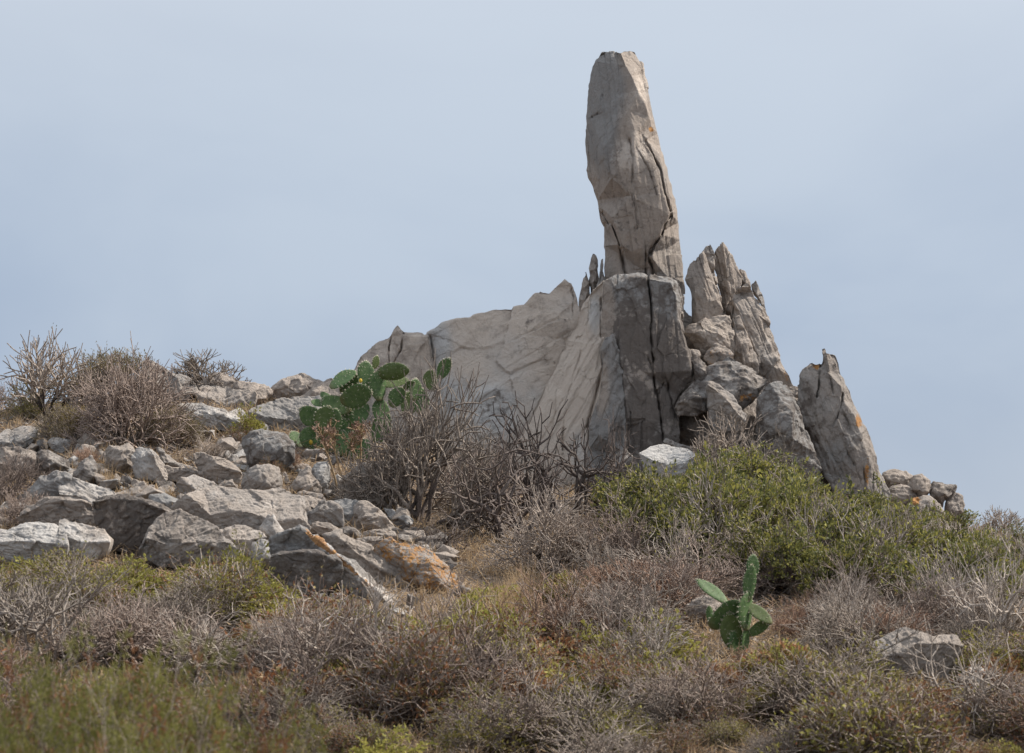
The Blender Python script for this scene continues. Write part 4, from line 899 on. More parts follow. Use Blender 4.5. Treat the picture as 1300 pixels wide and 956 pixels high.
def make_tuft(seed, mat, n=160, spread=0.5, ln=1.0, w=0.012, bend=0.5, heads=None):
    """grass tuft of bent blades"""
    rs = np.random.RandomState(seed); pr = Proto(); pr.parts = []
    ph = rs.uniform(0, 6.283, n); th = np.abs(rs.normal(0, spread, n)); L = ln * rs.uniform(0.45, 1.0, n)
    p = np.stack([rs.normal(0, 0.10, n), rs.normal(0, 0.10, n), np.full(n, -0.03)], 1)
    V, Fc, c = [], [], 0
    out = np.stack([np.cos(ph), np.sin(ph), 0 * ph], 1); side = np.stack([-np.sin(ph), np.cos(ph), 0 * ph], 1)
    rows = []
    for k in range(4):
        t = k / 3.0; a = th + bend * t * rs.uniform(0.3, 1.2, n)
        q = p + out * (np.sin(a) * L * t)[:, None] + np.array([0, 0, 1.0]) * (np.cos(a) * L * t)[:, None]
        ww = w * (1 - 0.85 * t)
        rows += [q - side * ww, q + side * ww]
    V = np.stack(rows, 1).reshape(-1, 3); base = np.arange(n)[:, None] * 8
    Fc = np.concatenate([base + np.array([[2 * k, 2 * k + 1, 2 * k + 3, 2 * k + 2]]) for k in range(3)])
    pr.parts.append(('blades', mesh_np('blades', V, Fc, [mat])))
    return pr
def make_heath(seed, mats):
    """feathery heath bush: foliage puffs of needle leaves at the ends of many stems"""
    pr = Proto(); pr.parts = []
    segs, tips, td, rs = grow(seed, stems=42, levels=4, aspect=1.0, tilt=78, r_tip=0.0022, r_base=0.014, angle=26, kink=0.12, lenvar=0.35)
    V, Fc = tubes(*[np.concatenate([s[k] for s in segs]) for k in (1, 2, 3, 4)]); pr.parts.append(('stems', mesh_np('stems', V, Fc, [M_TWIG])))
    cl_ = perlin(tips * 3.0 + seed) + rs.normal(0, 0.12, len(tips))      # foliage stays in clumps, some of them dry
    for nm, mt, m in (('needles', mats[0], cl_ > -0.28), ('dry_needles', mats[1], (cl_ <= -0.28) & (cl_ > -0.5))):
        k = 26; q = np.repeat(tips[m], k, 0); g = rs.normal(size=q.shape); dd = np.repeat(td[m], k, 0)
        q = q + g * 0.022 - dd * rs.uniform(0, 0.08, len(q))[:, None]
        V, Fc = leaves_np(q, g * 0.6 + dd * 0.5, 0.045, 0.011, rs)
        pr.parts.append((nm, mesh_np(nm, V, Fc, [mt], False)))
    return pr

rp = np.random.RandomState(99)
def put(pr, name, label, cat, group, px, py, wpx, hpx, w_unit=2.0, Y=None, rot=None, sink=0.0):
    """stand a plant on the ground under photo pixel (px, py); wpx, hpx = its size in photo pixels"""
    Y = hit(px, py) if Y is None else Y
    p = P(px, py, Y); z = float(terr(p[0], p[1])); S = Y / F
    if Y >= YC - 0.05: z = min(z, p[2])
    r = bpy.data.objects.new(name, None); COL.objects.link(r)
    r.empty_display_size = 0.1
    r.location = (p[0], p[1], z - sink)
    r.rotation_euler = (rp.uniform(-0.14, 0.14), rp.uniform(-0.14, 0.14), rp.uniform(0, 6.28) if rot is None else rot)
    r.scale = (wpx * S / w_unit, wpx * S / w_unit, hpx * S)
    tag(r, label, cat, group)
    for nm, me in pr.parts:
        o = link(nm, me, r)
        if nm != 'stems': o['kind'] = 'stuff'
    return r

# prototypes (unit height, about two units wide)
DOME = [make_shrub(11 + k, M_TWIGP, stems=20, levels=6, tilt=82, r_tip=0.0042, r_base=0.018, angle=27, kink=0.13, mat_stem=M_TWIG) for k in range(2)]
DOMEL = [make_shrub(15 + k, M_TWIG, leaf=M_LEAFO, leaf_n=2, leaf_l=0.05, leaf_w=0.016, cover=0.5, stems=18, levels=6, tilt=80, r_tip=0.0044, r_base=0.016, angle=27, kink=0.15) for k in range(2)]
THIN = [make_shrub(21 + k, M_TWIG, stems=12, levels=5, tilt=80, r_tip=0.0070, r_base=0.02, angle=25, kink=0.13, mat_stem=M_TWIGD, leaf=M_LEAFO, leaf_n=1, leaf_l=0.03, leaf_w=0.012, cover=0.35) for k in range(2)]
GREY = [make_shrub(31 + k, (M_TWIG, M_TWIGP)[k % 2], stems=13, levels=6, tilt=76, r_tip=0.0034, r_base=0.022, angle=29, kink=0.22, mat_stem=M_TWIGD, lenvar=0.3) for k in range(4)]
PALE = [make_shrub(41 + k, M_TWIGL, stems=8, levels=5, tilt=74, r_tip=0.0040, r_base=0.022, angle=30, kink=0.22, lenvar=0.3) for k in range(3)]
DARK = [make_shrub(51 + k, M_TWIGD, stems=7, levels=5, tilt=78, r_tip=0.0034, r_base=0.026, angle=34, kink=0.26, gnarl=0.08, droop=0.03, mat_stem=M_TWIGD) for k in range(3)]
BRUSH = [make_shrub(61 + k, (M_TWIG, M_TWIGP, M_TWIGR)[k % 3], stems=18, levels=5, tilt=70, r_tip=0.0044, r_base=0.016, angle=29, kink=0.2, lenvar=0.45) for k in range(6)]
BRUSHL = [make_shrub(71 + k, (M_TWIGP, M_TWIG)[k % 2], leaf=(M_LEAFO, M_LEAFY)[k % 2], leaf2=(M_LEAFR, M_LEAFO)[k % 2], leaf_n=2, leaf_l=0.06, leaf_w=0.03, cover=0.5, stems=16, levels=5, tilt=72, r_tip=0.0044, r_base=0.016, angle=29, kink=0.2, lenvar=0.4) for k in range(4)]
LEAFY = [make_shrub(81 + k, M_TWIG, leaf=M_LEAF, leaf2=M_LEAFY, leaf_n=7, leaf_l=0.072, leaf_w=0.038, cover=0.8, stems=18, levels=5, tilt=78, r_tip=0.0050, r_base=0.02, angle=28, kink=0.18, top_only=0.55, lenvar=0.35, patchy=-0.12) for k in range(5)]
SPARSE = [make_shrub(91 + k, M_TWIGL, leaf=M_LEAFY, leaf2=M_LEAF, leaf_n=3, leaf_l=0.055, leaf_w=0.026, cover=0.35, stems=11, levels=5, tilt=76, r_tip=0.0046, r_base=0.024, angle=26, kink=0.19, top_only=0.75, lenvar=0.3) for k in range(3)]
SPURGE = [make_shrub(101 + k, M_TWIGL, leaf=M_LEAFY, leaf_n=7, leaf_l=0.07, leaf_w=0.028, cover=0.9, stems=26, levels=3, tilt=76, r_tip=0.009, r_base=0.014, angle=20, kink=0.09, top_only=0.84) for k in range(2)]
HEATH = [make_heath(111 + k, (M_HEATH, M_LEAFR)) for k in range(3)]
HERB = [make_shrub(121 + k, M_TWIGR, leaf=(M_LEAFY, M_LEAFR, M_LEAFY)[k], leaf2=(M_LEAFO, M_STRAW, M_LEAFY)[k], leaf_n=6, leaf_l=0.13, leaf_w=0.06, cover=0.7, stems=20, levels=3, tilt=70, r_tip=0.009, r_base=0.012, angle=28, kink=0.2, lenvar=0.4) for k in range(3)]
TUFT = [make_tuft(131 + k, M_STRAW, n=150, spread=0.45, w=0.008) for k in range(3)]
WISP = [make_tuft(141 + k, (M_STRAW, M_LEAFO)[k], n=130, spread=0.6, w=0.009) for k in range(2)]

for L_, adj in ((GREY[::2], 'fine-twigged grey'), (GREY[1::2], 'fine-twigged purple-brown'), (PALE, 'pale-stemmed'), (BRUSH[0::3], 'bare grey-brown'), (BRUSH[1::3], 'bare purple-brown'), (BRUSH[2::3], 'bare rust-brown'),
                (BRUSHL[0::2], 'olive- and rust-leaved'), (BRUSHL[1::2], 'yellow- and olive-leaved'), (HERB[:1], 'yellow-green'), (HERB[1:2], 'rust and straw coloured'), (HERB[2:], 'bright yellow-green'), (SPARSE, 'pale-branched half-leafy')):
    for q in L_: q.adj = adj
def pick(L): return L[rp.randint(len(L))]
# ---- plants on the left crest
put(DOME[0], 'shrub', 'big leafless purple-brown dome shrub on the left slope', 'shrub', None, 158, 568, 196, 138)
put(THIN[0], 'shrub', 'dark open-twigged shrub on the crest behind the dome shrub at the far left', 'shrub', None, 58, 508, 165, 104, Y=36.0)
put(DOMEL[0], 'shrub', 'olive-tinged twiggy shrub peeping over the top of the dome shrub', 'shrub', None, 142, 502, 150, 84, Y=36.4)
put(THIN[1], 'shrub', 'sparse bare shrub silhouetted against the sky behind the crest rocks', 'shrub', None, 266, 494, 140, 58, Y=36.9)
put(DOMEL[1], 'shrub', 'dense olive-brown bush under the right side of the dome shrub', 'shrub', None, 222, 568, 110, 58)
put(DOMEL[0], 'shrub', 'dense olive-brown bush under the left side of the dome shrub', 'shrub', None, 88, 560, 90, 60)
for (x, y, w, h, L, lab) in ((28, 532, 70, 40, BRUSHL, 'low reddish brush on the crest near the left edge'), (-12, 505, 60, 40, BRUSH, 'brush cut by the left edge on the crest'),
                            (268, 585, 74, 34, BRUSH, 'low dry brush beside the thin rock plank'), (300, 572, 60, 36, BRUSHL, 'low dry brush above the dusty slab'), (322, 556, 56, 34, HERB, 'olive cushion plant before the smooth pale boulder'),
                            (8, 640, 96, 66, BRUSH, 'rusty brown brush over the mossy boulder'), (30, 668, 80, 44, BRUSH, 'rusty brown brush below the mossy boulder'), (365, 600, 60, 40, BRUSH, 'dry brush under the cactus'),
                            (345, 612, 50, 34, BRUSHL, 'low twiggy plant beside the round light grey boulder'), (490, 630, 70, 30, BRUSHL, 'low greenish plant at the foot of the big grey shrub'), (110, 592, 50, 30, BRUSH, 'low dry brush left of the orange grass')):
    put(pick(L), 'shrub', lab, 'shrub', 'low brush among the boulders', x, y, w, h)
put(TUFT[0], 'grass_tuft', 'orange dry grass tuft below the dome shrub', 'grass', None, 136, 622, 46, 46, 1.3)
put(TUFT[1], 'grass_tuft', 'small dry grass tuft right of the orange grass tuft', 'grass', None, 158, 640, 40, 28, 1.3)
put(TUFT[2], 'grass_tuft', 'yellow grass tuft under the blue-grey block', 'grass', None, 440, 668, 40, 16, 1.3)
put(WISP[0], 'grass_tuft', 'straw grass tuft on the rough pale boulder', 'grass', None, 470, 668, 36, 14, 1.3)
# ---- centre
put(GREY[0], 'shrub', 'big dense grey leafless shrub in front of the rock wall', 'shrub', None, 530, 664, 280, 232)
put(GREY[1], 'shrub', 'grey leafless shrub right behind the big dense grey one', 'shrub', None, 604, 652, 170, 140)
put(DARK[0], 'shrub', 'dark gnarled dead shrub before the cream slab', 'shrub', None, 715, 672, 320, 250)
put(DARK[1], 'shrub', 'dark sprawling dead shrub right of the big grey shrub', 'shrub', None, 645, 692, 290, 190)
put(DARK[2], 'shrub', 'slender dark forked bush in front of the blue-grey fin', 'shrub', None, 768, 645, 150, 190)
put(GREY[2], 'shrub', 'tangled grey shrub below the dark gnarled dead shrub', 'shrub', None, 690, 735, 210, 140)
put(GREY[1], 'shrub', 'tangled grey shrub left of the green thicket', 'shrub', None, 775, 735, 190, 130)
put(GREY[2], 'shrub', 'grey-purple twiggy shrub at the foot of the lichen-blotched boulder', 'shrub', None, 925, 622, 180, 120, Y=35.2)
put(PALE[0], 'shrub', 'pale wispy shrub against the smooth rounded upright boulder', 'shrub', None, 995, 630, 110, 110, Y=35.0)
put(DARK[1], 'shrub', 'low spreading dead branches below the grey boulders', 'shrub', None, 560, 700, 170, 46)
put(PALE[1], 'shrub', 'bleached bare branches before the tangled grey shrubs', 'shrub', None, 765, 760, 110, 96)
# ---- green thicket on the right slope
G2 = 'leafy green shrubs of the thicket'
for (x, y, w, h) in ((800, 656, 120, 50), (838, 652, 130, 54), (890, 642, 130, 58), (940, 640, 150, 72), (995, 646, 150, 70), (1040, 660, 130, 62), (1085, 676, 140, 62), (1130, 686, 120, 50), (1175, 694, 120, 46),
                     (1220, 704, 120, 46), (1265, 716, 110, 42), (1305, 730, 100, 42), (815, 692, 150, 96), (870, 705, 160, 112), (935, 712, 170, 120), (1000, 718, 170, 118), (1060, 730, 160, 104), (1120, 738, 150, 96), (1190, 742, 150, 84), (1250, 752, 140, 76), (1010, 752, 150, 86), (1150, 770, 150, 90), (850, 728, 150, 92), (960, 742, 150, 90), (1080, 775, 150, 92), (1230, 782, 150, 92), (1290, 770, 140, 80), (905, 690, 130, 90)):
    put(pick(LEAFY), 'shrub', 'leafy green evergreen shrub in the thicket below the leaning slabs', 'shrub', G2, x + rp.uniform(-8, 8), y, w, h)
for (x, y, w, h, lab) in ((905, 720, 200, 142, 'pale-branched shrub with yellow-green leaves in the thicket above the small cactus'), (1095, 750, 210, 132, 'pale-branched shrub rising from the thicket below the leaning slab'),
                          (1270, 770, 150, 110, 'pale-branched shrub at the right edge of the thicket'), (1160, 700, 100, 60, 'pale-branched shrub before the skyline rock pile'), (1195, 800, 190, 130, 'pale-branched shrub above the half buried pale boulder')):
    put(SPARSE[rp.randint(2)], 'shrub', lab, 'shrub', None, x, y, w, h)
for (x, y, w, h) in ((850, 690, 130, 96), (960, 690, 140, 96), (1020, 720, 150, 110), (1060, 700, 120, 84), (1140, 730, 150, 96), (1210, 740, 150, 100), (1290, 760, 150, 110), (880, 740, 150, 110)):
    pr = pick(SPARSE + GREY[:1])
    put(pr, 'shrub', pr.adj + ' shrub growing up through the green thicket', 'shrub', 'twiggy shrubs in the thicket', x, y, w, h)
put(THIN[0], 'shrub', 'small dark shrub against the sky right of the skyline rock pile', 'shrub', None, 1268, 694, 90, 40, Y=36.9)
put(THIN[1], 'shrub', 'thin bare shrub in front of the skyline rock pile', 'shrub', None, 1178, 672, 56, 40)
G3 = 'bare shrubs under the thicket'
for k in range(17):
    x = rp.uniform(780, 1300); t = (x - 780) / 520
    y = rp.uniform(785 + 25 * t, 835 + 25 * t)
    if 800 < x < 1040: y = rp.uniform(752, 782)
    pr = pick(GREY + BRUSH + PALE[:1])
    put(pr, 'shrub', pr.adj + ' shrub in the tangle under the green thicket', 'shrub', G3, x, y, rp.uniform(150, 240), rp.uniform(60, 84) if 800 < x < 1040 else rp.uniform(84, 120))
for (x, y, w, h) in ((1270, 850, 230, 180), (1205, 812, 170, 120), (1062, 826, 120, 100)):
    put(PALE[rp.randint(3)], 'shrub', 'large bare pale-stemmed shrub on the right lower slope', 'shrub', 'pale-stemmed shrubs', x, y, w, h)
put(DARK[2], 'shrub', 'young dark-stemmed sapling in front of the half buried pale boulder', 'shrub', None, 1120, 866, 84, 84)
for (x, y, w, h) in ((1000, 810, 80, 56), (1030, 795, 60, 50), (960, 850, 70, 34), (1240, 860, 80, 40)):
    put(BRUSH[2], 'shrub', 'rust-coloured low brush on the right lower slope', 'shrub', 'rusty brush', x, y, w, h)
# ---- foreground slope
_lim = [(-80, 716), (0, 714), (120, 712), (200, 722), (240, 712), (330, 716), (345, 756), (385, 750), (420, 742), (460, 762), (500, 792), (570, 792), (610, 745), (650, 690), (780, 690), (860, 812), (900, 838), (980, 838), (1020, 800), (1080, 835), (1100, 872), (1225, 872), (1250, 820), (1400, 760)]
def scatter(n, x0, x1, y0, y1, L, wr, hr, name, label, cat, group, wu=2.0):
    """plants rooted between rows y0 and y1 whose tops stay below the foot of the rocks"""
    for k in range(n):
        px, py = rp.uniform(x0, x1), rp.uniform(y0, y1)
        s = rp.uniform(0, 1); w, h = wr[0] + (wr[1] - wr[0]) * s, hr[0] + (hr[1] - hr[0]) * s
        lim = np.interp(px, [q[0] for q in _lim], [q[1] for q in _lim])
        if py - 0.92 * h < lim: py = lim + 0.92 * h + rp.uniform(0, 12)
        pr = pick(L); put(pr, name, (getattr(pr, 'adj', '') + ' ' + label).strip(), cat, group, px, py, w, h, wu)
put(SPURGE[0], 'shrub', 'rounded grey-stemmed spurge capped with bright yellow-green leaves', 'shrub', None, 285, 786, 160, 88)
put(SPURGE[1], 'shrub', 'smaller spurge with yellow-green tips left of the rounded one', 'shrub', None, 165, 752, 80, 40)
scatter(26, -30, 335, 738, 800, HERB[::2] + HERB[:1], (60, 120), (26, 44), 'herb', 'leafy herb along the foot of the whitish rocks', 'herb', 'yellow-green herbs below the whitish rocks')
scatter(16, -30, 330, 745, 800, BRUSHL, (110, 190), (44, 70), 'shrub', 'shrub below the whitish rocks at the foot of the boulder field', 'shrub', 'leaf-flecked brush on the left lower slope')
scatter(9, -30, 250, 800, 860, PALE + GREY, (180, 270), (76, 110), 'shrub', 'shrub behind the blurred heath bushes', 'shrub', 'bleached shrubs on the left lower slope')
scatter(14, 340, 600, 800, 890, BRUSHL + BRUSH[3:5] + GREY, (170, 260), (90, 140), 'shrub', 'shrub on the slope below the orange lichen slabs', 'shrub', 'upright twiggy shrubs of the foreground')
scatter(10, 560, 800, 790, 900, BRUSH + BRUSHL + GREY[:1], (130, 220), (66, 110), 'shrub', 'shrub between the straw grass and the small cactus', 'shrub', 'dry shrubs of the middle foreground')
scatter(4, 330, 900, 800, 900, PALE, (120, 190), (80, 130), 'shrub', 'open shrub rising over the dry foreground brush', 'shrub', 'open pale shrubs of the foreground')
scatter(34, 540, 760, 740, 850, TUFT, (40, 80), (46, 84), 'grass_tuft', 'tall straw-coloured grass tuft among the dry shrubs', 'grass', 'straw grass tufts', 1.3)
scatter(52, 340, 1010, 832, 915, HERB, (80, 150), (32, 60), 'herb', 'low herb on the lower slope', 'herb', 'yellow herbs')
scatter(26, 200, 780, 745, 860, HERB[::2], (50, 100), (22, 42), 'herb', 'low herb under the foreground shrubs', 'herb', 'yellow-green herbs under the shrubs')
scatter(16, 760, 1320, 860, 935, BRUSH + BRUSHL, (120, 190), (40, 66), 'shrub', 'low brush along the bottom of the right slope', 'shrub', 'low brush on the right lower slope')
scatter(24, 940, 1320, 845, 925, HERB, (70, 140), (30, 56), 'herb', 'low herb around the half buried pale boulder', 'herb', 'herbs on the right lower slope')
scatter(12, -150, -20, 740, 960, BRUSHL + BRUSH + GREY, (160, 250), (60, 100), 'shrub', 'shrub reaching in from the left end of the slope', 'shrub', 'shrubs at the left end of the slope')
scatter(12, 1310, 1430, 790, 960, BRUSHL + BRUSH + GREY + PALE, (170, 260), (70, 120), 'shrub', 'shrub reaching in from the right end of the slope', 'shrub', 'shrubs at the right end of the slope')
put(GREY[1], 'shrub', 'olive-grey round shrub left of the small cactus', 'shrub', None, 806, 822, 140, 92)
put(DARK[0], 'shrub', 'dark-stemmed open bush in the middle foreground', 'shrub', None, 590, 900, 220, 150)
put(DARK[2], 'shrub', 'dark-stemmed open bush below the olive-grey round shrub', 'shrub', None, 830, 900, 150, 90)
for (x, y, w, h) in ((60, 850, 260, 150), (430, 880, 260, 150), (1230, 920, 260, 130)):
    put(pick(PALE), 'shrub', 'gaunt pale-stemmed shrub with thick open branches in the foreground', 'shrub', 'gaunt pale shrubs of the foreground', x, y, w, h)
scatter(22, -40, 1340, 905, 1010, BRUSH + BRUSHL + GREY, (180, 290), (76, 120), 'shrub', 'shrub at the foot of the slope', 'shrub', 'dry shrubs at the foot of the slope')
scatter(26, 330, 1340, 905, 1000, HERB + BRUSHL, (70, 130), (28, 50), 'herb', 'low plant at the foot of the slope', 'herb', 'low plants at the foot of the slope')
for (x, y, w, h, Yh) in ((40, 925, 330, 84, 14.0), (135, 935, 330, 104, 13.6), (250, 935, 270, 92, 13.8), (-70, 930, 260, 70, 13.5), (205, 965, 340, 70, 12.8), (60, 975, 340, 66, 12.6)):
    # near bushes: rooted on the ground in front of the slope
    S = Yh / F; p = P(x, y - h, Yh); z = float(terr(p[0], p[1])); hh = (p[2] - z) / S
    put(pick(HEATH), 'heath_bush', 'feathery green heath bush in the near foreground', 'shrub', 'heath bushes in the foreground', x, y, 1.0 * hh, 0.92 * hh, Y=Yh)

# ------------------------------------------------------------------ tall dry stalks
def stalk(pts, label):
    Y = hit(*pts[0]); W = P([p[0] for p in pts], [p[1] for p in pts], Y); S = Y / F
    t = np.linspace(0, 1, 9); xs = np.linspace(0, 1, len(pts))
    C = np.stack([np.interp(t, xs, W[:, k]) for k in range(3)], 1); C[:, 1] += 0.05 * np.sin(t * 3)
    C[0, 2] = min(C[0, 2], float(terr(C[0, 0], C[0, 1])) - 0.03)
    r = bpy.data.objects.new('dry_stalk', None); COL.objects.link(r); r.location = C[0]; r.empty_display_size = 0.1
    tag(r, label, 'dry stalk', 'tall dry flower stalks')
    q = C - C[0]; rr = np.linspace(0.016, 0.009, 9)
    V, Fc = tubes(q[:-1], q[1:], rr[:-1], rr[1:], 5); link('stem', mesh_np('stem', V, Fc, [M_STRAW]), r)
    rs = np.random.RandomState(int(pts[0][0]))
    n = 34; k0 = rs.uniform(0.72, 1.0, n); base = np.stack([np.interp(k0, t, q[:, k]) for k in range(3)], 1)
    dr = unit(rs.normal(size=(n, 3)) * 0.5 + np.array([0, 0, 1.0])); e = base + dr * rs.uniform(0.06, 0.2, n)[:, None]
    V, Fc = tubes(base, e, np.full(n, 0.005), np.full(n, 0.004)); link('side_twigs', mesh_np('side_twigs', V, Fc, [M_STRAW]), r)
    V, Fc = leaves_np(np.repeat(e, 5, 0), rs.normal(size=(n * 5, 3)) + np.array([0, 0, 0.6]), 0.045, 0.02, rs); tag(link('seed_heads', mesh_np('seed_heads', V, Fc, [M_TWIGR], False), r), kind='stuff')
stalk(zz(RE, [(590, 490), (560, 330), (505, 150), (440, -60)]), 'tall dry stalk below the cactus, leaning left')
stalk(zz(RE, [(620, 430), (600, 260), (560, 110), (510, -70)]), 'tall dry stalk beside the left-leaning one below the cactus')
stalk(zz(RE, [(745, 440), (765, 250), (768, 60), (760, -90)]), 'upright reddish dry stalk right of the cactus foot')
stalk(zz(RE, [(715, 440), (745, 280), (700, 120), (700, 40)]), 'short dry stalk leaning beside the upright reddish one')

# ------------------------------------------------------------------ prickly pears
def cactus_mat():
    m, n, l, b = new_mat('cactus_skin')
    tcn = n.new('ShaderNodeTexCoord'); pos = tcn.outputs['Object']
    a = nnoise(n, l, pos, 7.0, 4, 0.6)
    oi = n.new('ShaderNodeObjectInfo')
    base = nmix(n, l, nmap(n, l, a, 0.3, 0.7), (0.048, 0.10, 0.032), (0.10, 0.17, 0.058))
    base = nmix(n, l, nmap(n, l, oi.outputs['Random'], 0.72, 1.0, 0, 0.5), base, (0.10, 0.105, 0.025))
    v = n.new('ShaderNodeTexVoronoi'); v.inputs['Scale'].default_value = 24; l.new(pos, v.inputs['Vector'])
    base = nmix(n, l, nmap(n, l, v.outputs['Distance'], 0.02, 0.12, 0.4, 0.0), base, (0.14, 0.16, 0.08))
    sc_ = nnoise(n, l, pos, 3.2, 8, 0.7, 0.8)
    base = nmix(n, l, nmap(n, l, sc_, 0.60, 0.70, 0, 0.75), base, (0.20, 0.17, 0.085))           # corky scars
    sepz = n.new('ShaderNodeSeparateXYZ'); l.new(pos, sepz.inputs[0])
    base = nmix(n, l, nmap(n, l, nmath(n, l, 'ADD', sepz.outputs[2], nmath(n, l, 'MULTIPLY', sc_, 0.25)), 0.12, 0.34, 0.6, 0.0), base, (0.17, 0.14, 0.07))   # woody joints
    dust = nnoise(n, l, pos, 11.0, 5, 0.65)
    base = nmix(n, l, nmap(n, l, dust, 0.45, 0.75, 0, 0.35), base, (0.23, 0.25, 0.17))
    l.new(base, b.inputs['Base Color']); b.inputs['Roughness'].default_value = 0.62; b.inputs['Specular IOR Level'].default_value = 0.3
    b.inputs['Subsurface Weight'].default_value = 0.12; b.inputs['Subsurface Radius'].default_value = (0.02, 0.04, 0.01); b.inputs['Subsurface Scale'].default_value = 0.5
    return m
M_CACT = cactus_mat()
M_FRUIT = plant_mat('cactus_fruit', (0.42, 0.28, 0.03), (0.55, 0.38, 0.06), 0.5)
M_DRYPAD = plant_mat('dry_cactus_pad', (0.28, 0.15, 0.07), (0.45, 0.30, 0.18), 0.8)
M_SPINE = plant_mat('cactus_spine', (0.6, 0.55, 0.42), (0.75, 0.70, 0.58), 0.5)
def pad_mesh(seed, L=1.0, Wd=0.75, th=0.085):
    """obovate pad from its joint at the origin along +Z, flat side facing Y"""
    rs = np.random.RandomState(seed); nu, nv = 30, 13
    V = []; bend = rs.uniform(-0.08, 0.08); wob = rs.uniform(0, 6.28)
    for i in range(nv):
        t = i / (nv - 1); tt = 0.5 - 0.5 * math.cos(math.pi * t)
        w = Wd * 0.5 * (math.sin(math.pi * min(1, tt) ** 0.88) ** 0.62 if 0 < tt < 1 else 0) * (0.62 + 0.5 * tt) + 0.045 * (1 - tt) ** 3
        if i == nv - 1: w = 0.005
        h = min(th * 0.5, w * 0.6) * (1.15 - 0.4 * tt)
        for j in range(nu):
            a = 2 * math.pi * j / nu; ca, sa = math.cos(a), math.sin(a)
            x = w * np.sign(ca) * abs(ca) ** 0.9; y = h * np.sign(sa) * abs(sa) ** 1.05
            V.append((x * (1 + 0.06 * math.sin(3 * a + wob + 4 * tt)) + 0.05 * math.sin(wob * 2 + 3 * tt) * tt, y + bend * (tt ** 2) * 1.0 + 0.02 * math.sin(6 * x + wob), tt * L))
    V = np.array(V); Fc = []
    for i in range(nv - 1):
        for j in range(nu): Fc.append((i * nu + j, i * nu + (j + 1) % nu, (i + 1) * nu + (j + 1) % nu, (i + 1) * nu + j))
    return mesh_np('pad', V, np.array(Fc), [M_CACT]), V
PADS = [pad_mesh(200 + k) for k in range(4)]
def spine_mesh(k):
    rs = np.random.RandomState(300 + k); V = PADS[k][1].reshape(13, 30, 3)
    rim = np.concatenate([V[i, [0, 1, 14, 15, 16, 29]] for i in range(2, 12)] + [V[12, :8]]); fac = np.concatenate([V[i, rs.choice(30, 9, False)] for i in range(3, 12)])
    p = np.repeat(np.concatenate([rim, fac]), 2, 0); c = np.array([0, 0, 0.55])
    d = unit((p - c) * np.array([1, 4.0, 1]) + rs.normal(size=p.shape) * 0.25)
    Vv, Fc = tubes(p, p + d * rs.uniform(0.035, 0.07, len(p))[:, None], np.full(len(p), 0.0055), np.full(len(p), 0.0015))
    return mesh_np('spines', Vv, Fc, [M_SPINE])
SPINES = [spine_mesh(k) for k in range(4)]
def cactus(label, R, base, pads, Y, fruits=(), slim=1.0):
    S = Y / F; root = bpy.data.objects.new('prickly_pear', None); COL.objects.link(root)
    b = P(*zz(R, [base])[0], Y); root.location = (b[0], b[1], float(terr(b[0], b[1])))
    root.empty_display_size = 0.1
    tag(root, label, 'cactus')
    bpy.context.view_layer.update()
    rs = np.random.RandomState(5)
    for i, (cx, cy, ln, wd, ang, yaw, dd) in enumerate(pads):
        # cx, cy centre; ln, wd length and breadth; ang = lean of the long axis clockwise from upright; yaw turns the flat side; dd depth in photo px
        L = 1.24 * ln / R[2] * S
        c = P(*zz(R, [(cx, cy)])[0], Y + dd * S)
        a = rad(ang); ax = Vector((math.sin(a), rs.uniform(-0.15, 0.15), math.cos(a))).normalized()
        k = rs.randint(4)
        o = link('pad', (PADS[k][0]), root)
        wd = wd * slim
        pit = Matrix.Rotation(rad(yaw + rs.uniform(-22, 22)), 4, ax)
        q = Vector((0, 0, 1)).rotation_difference(ax).to_matrix().to_4x4()
        ws = max(0.35, wd / (ln * 0.75) / max(0.3, math.cos(rad(yaw))))
        M = Matrix.Translation(Vector(c) - ax * (L * 0.5)) @ pit @ q @ Matrix.Diagonal((L * min(ws, 1.25), L, L, 1))
        o.matrix_parent_inverse = root.matrix_world.inverted()
        o.matrix_world = M
        sp = link('spines', SPINES[k], o); sp['kind'] = 'stuff'
    for (cx, cy, r_) in fruits:
        c = P(*zz(R, [(cx, cy)])[0], Y - 22 * S); rr = r_ / R[2] * S
        t = np.linspace(0, math.pi, 8); V = np.array([(math.sin(u) * math.cos(v) * 0.75, math.sin(u) * math.sin(v) * 0.75, -math.cos(u)) for u in t for v in np.linspace(0, 6.283, 10, False)]) * rr
        Fc = [(i * 10 + j, i * 10 + (j + 1) % 10, (i + 1) * 10 + (j + 1) % 10, (i + 1) * 10 + j) for i in range(7) for j in range(10)]
        o = link('fruit', mesh_np('fruit', V, np.array(Fc), [M_FRUIT]), root); o.matrix_parent_inverse = root.matrix_world.inverted(); o.location = c
OO = (350, 440, 5.196)
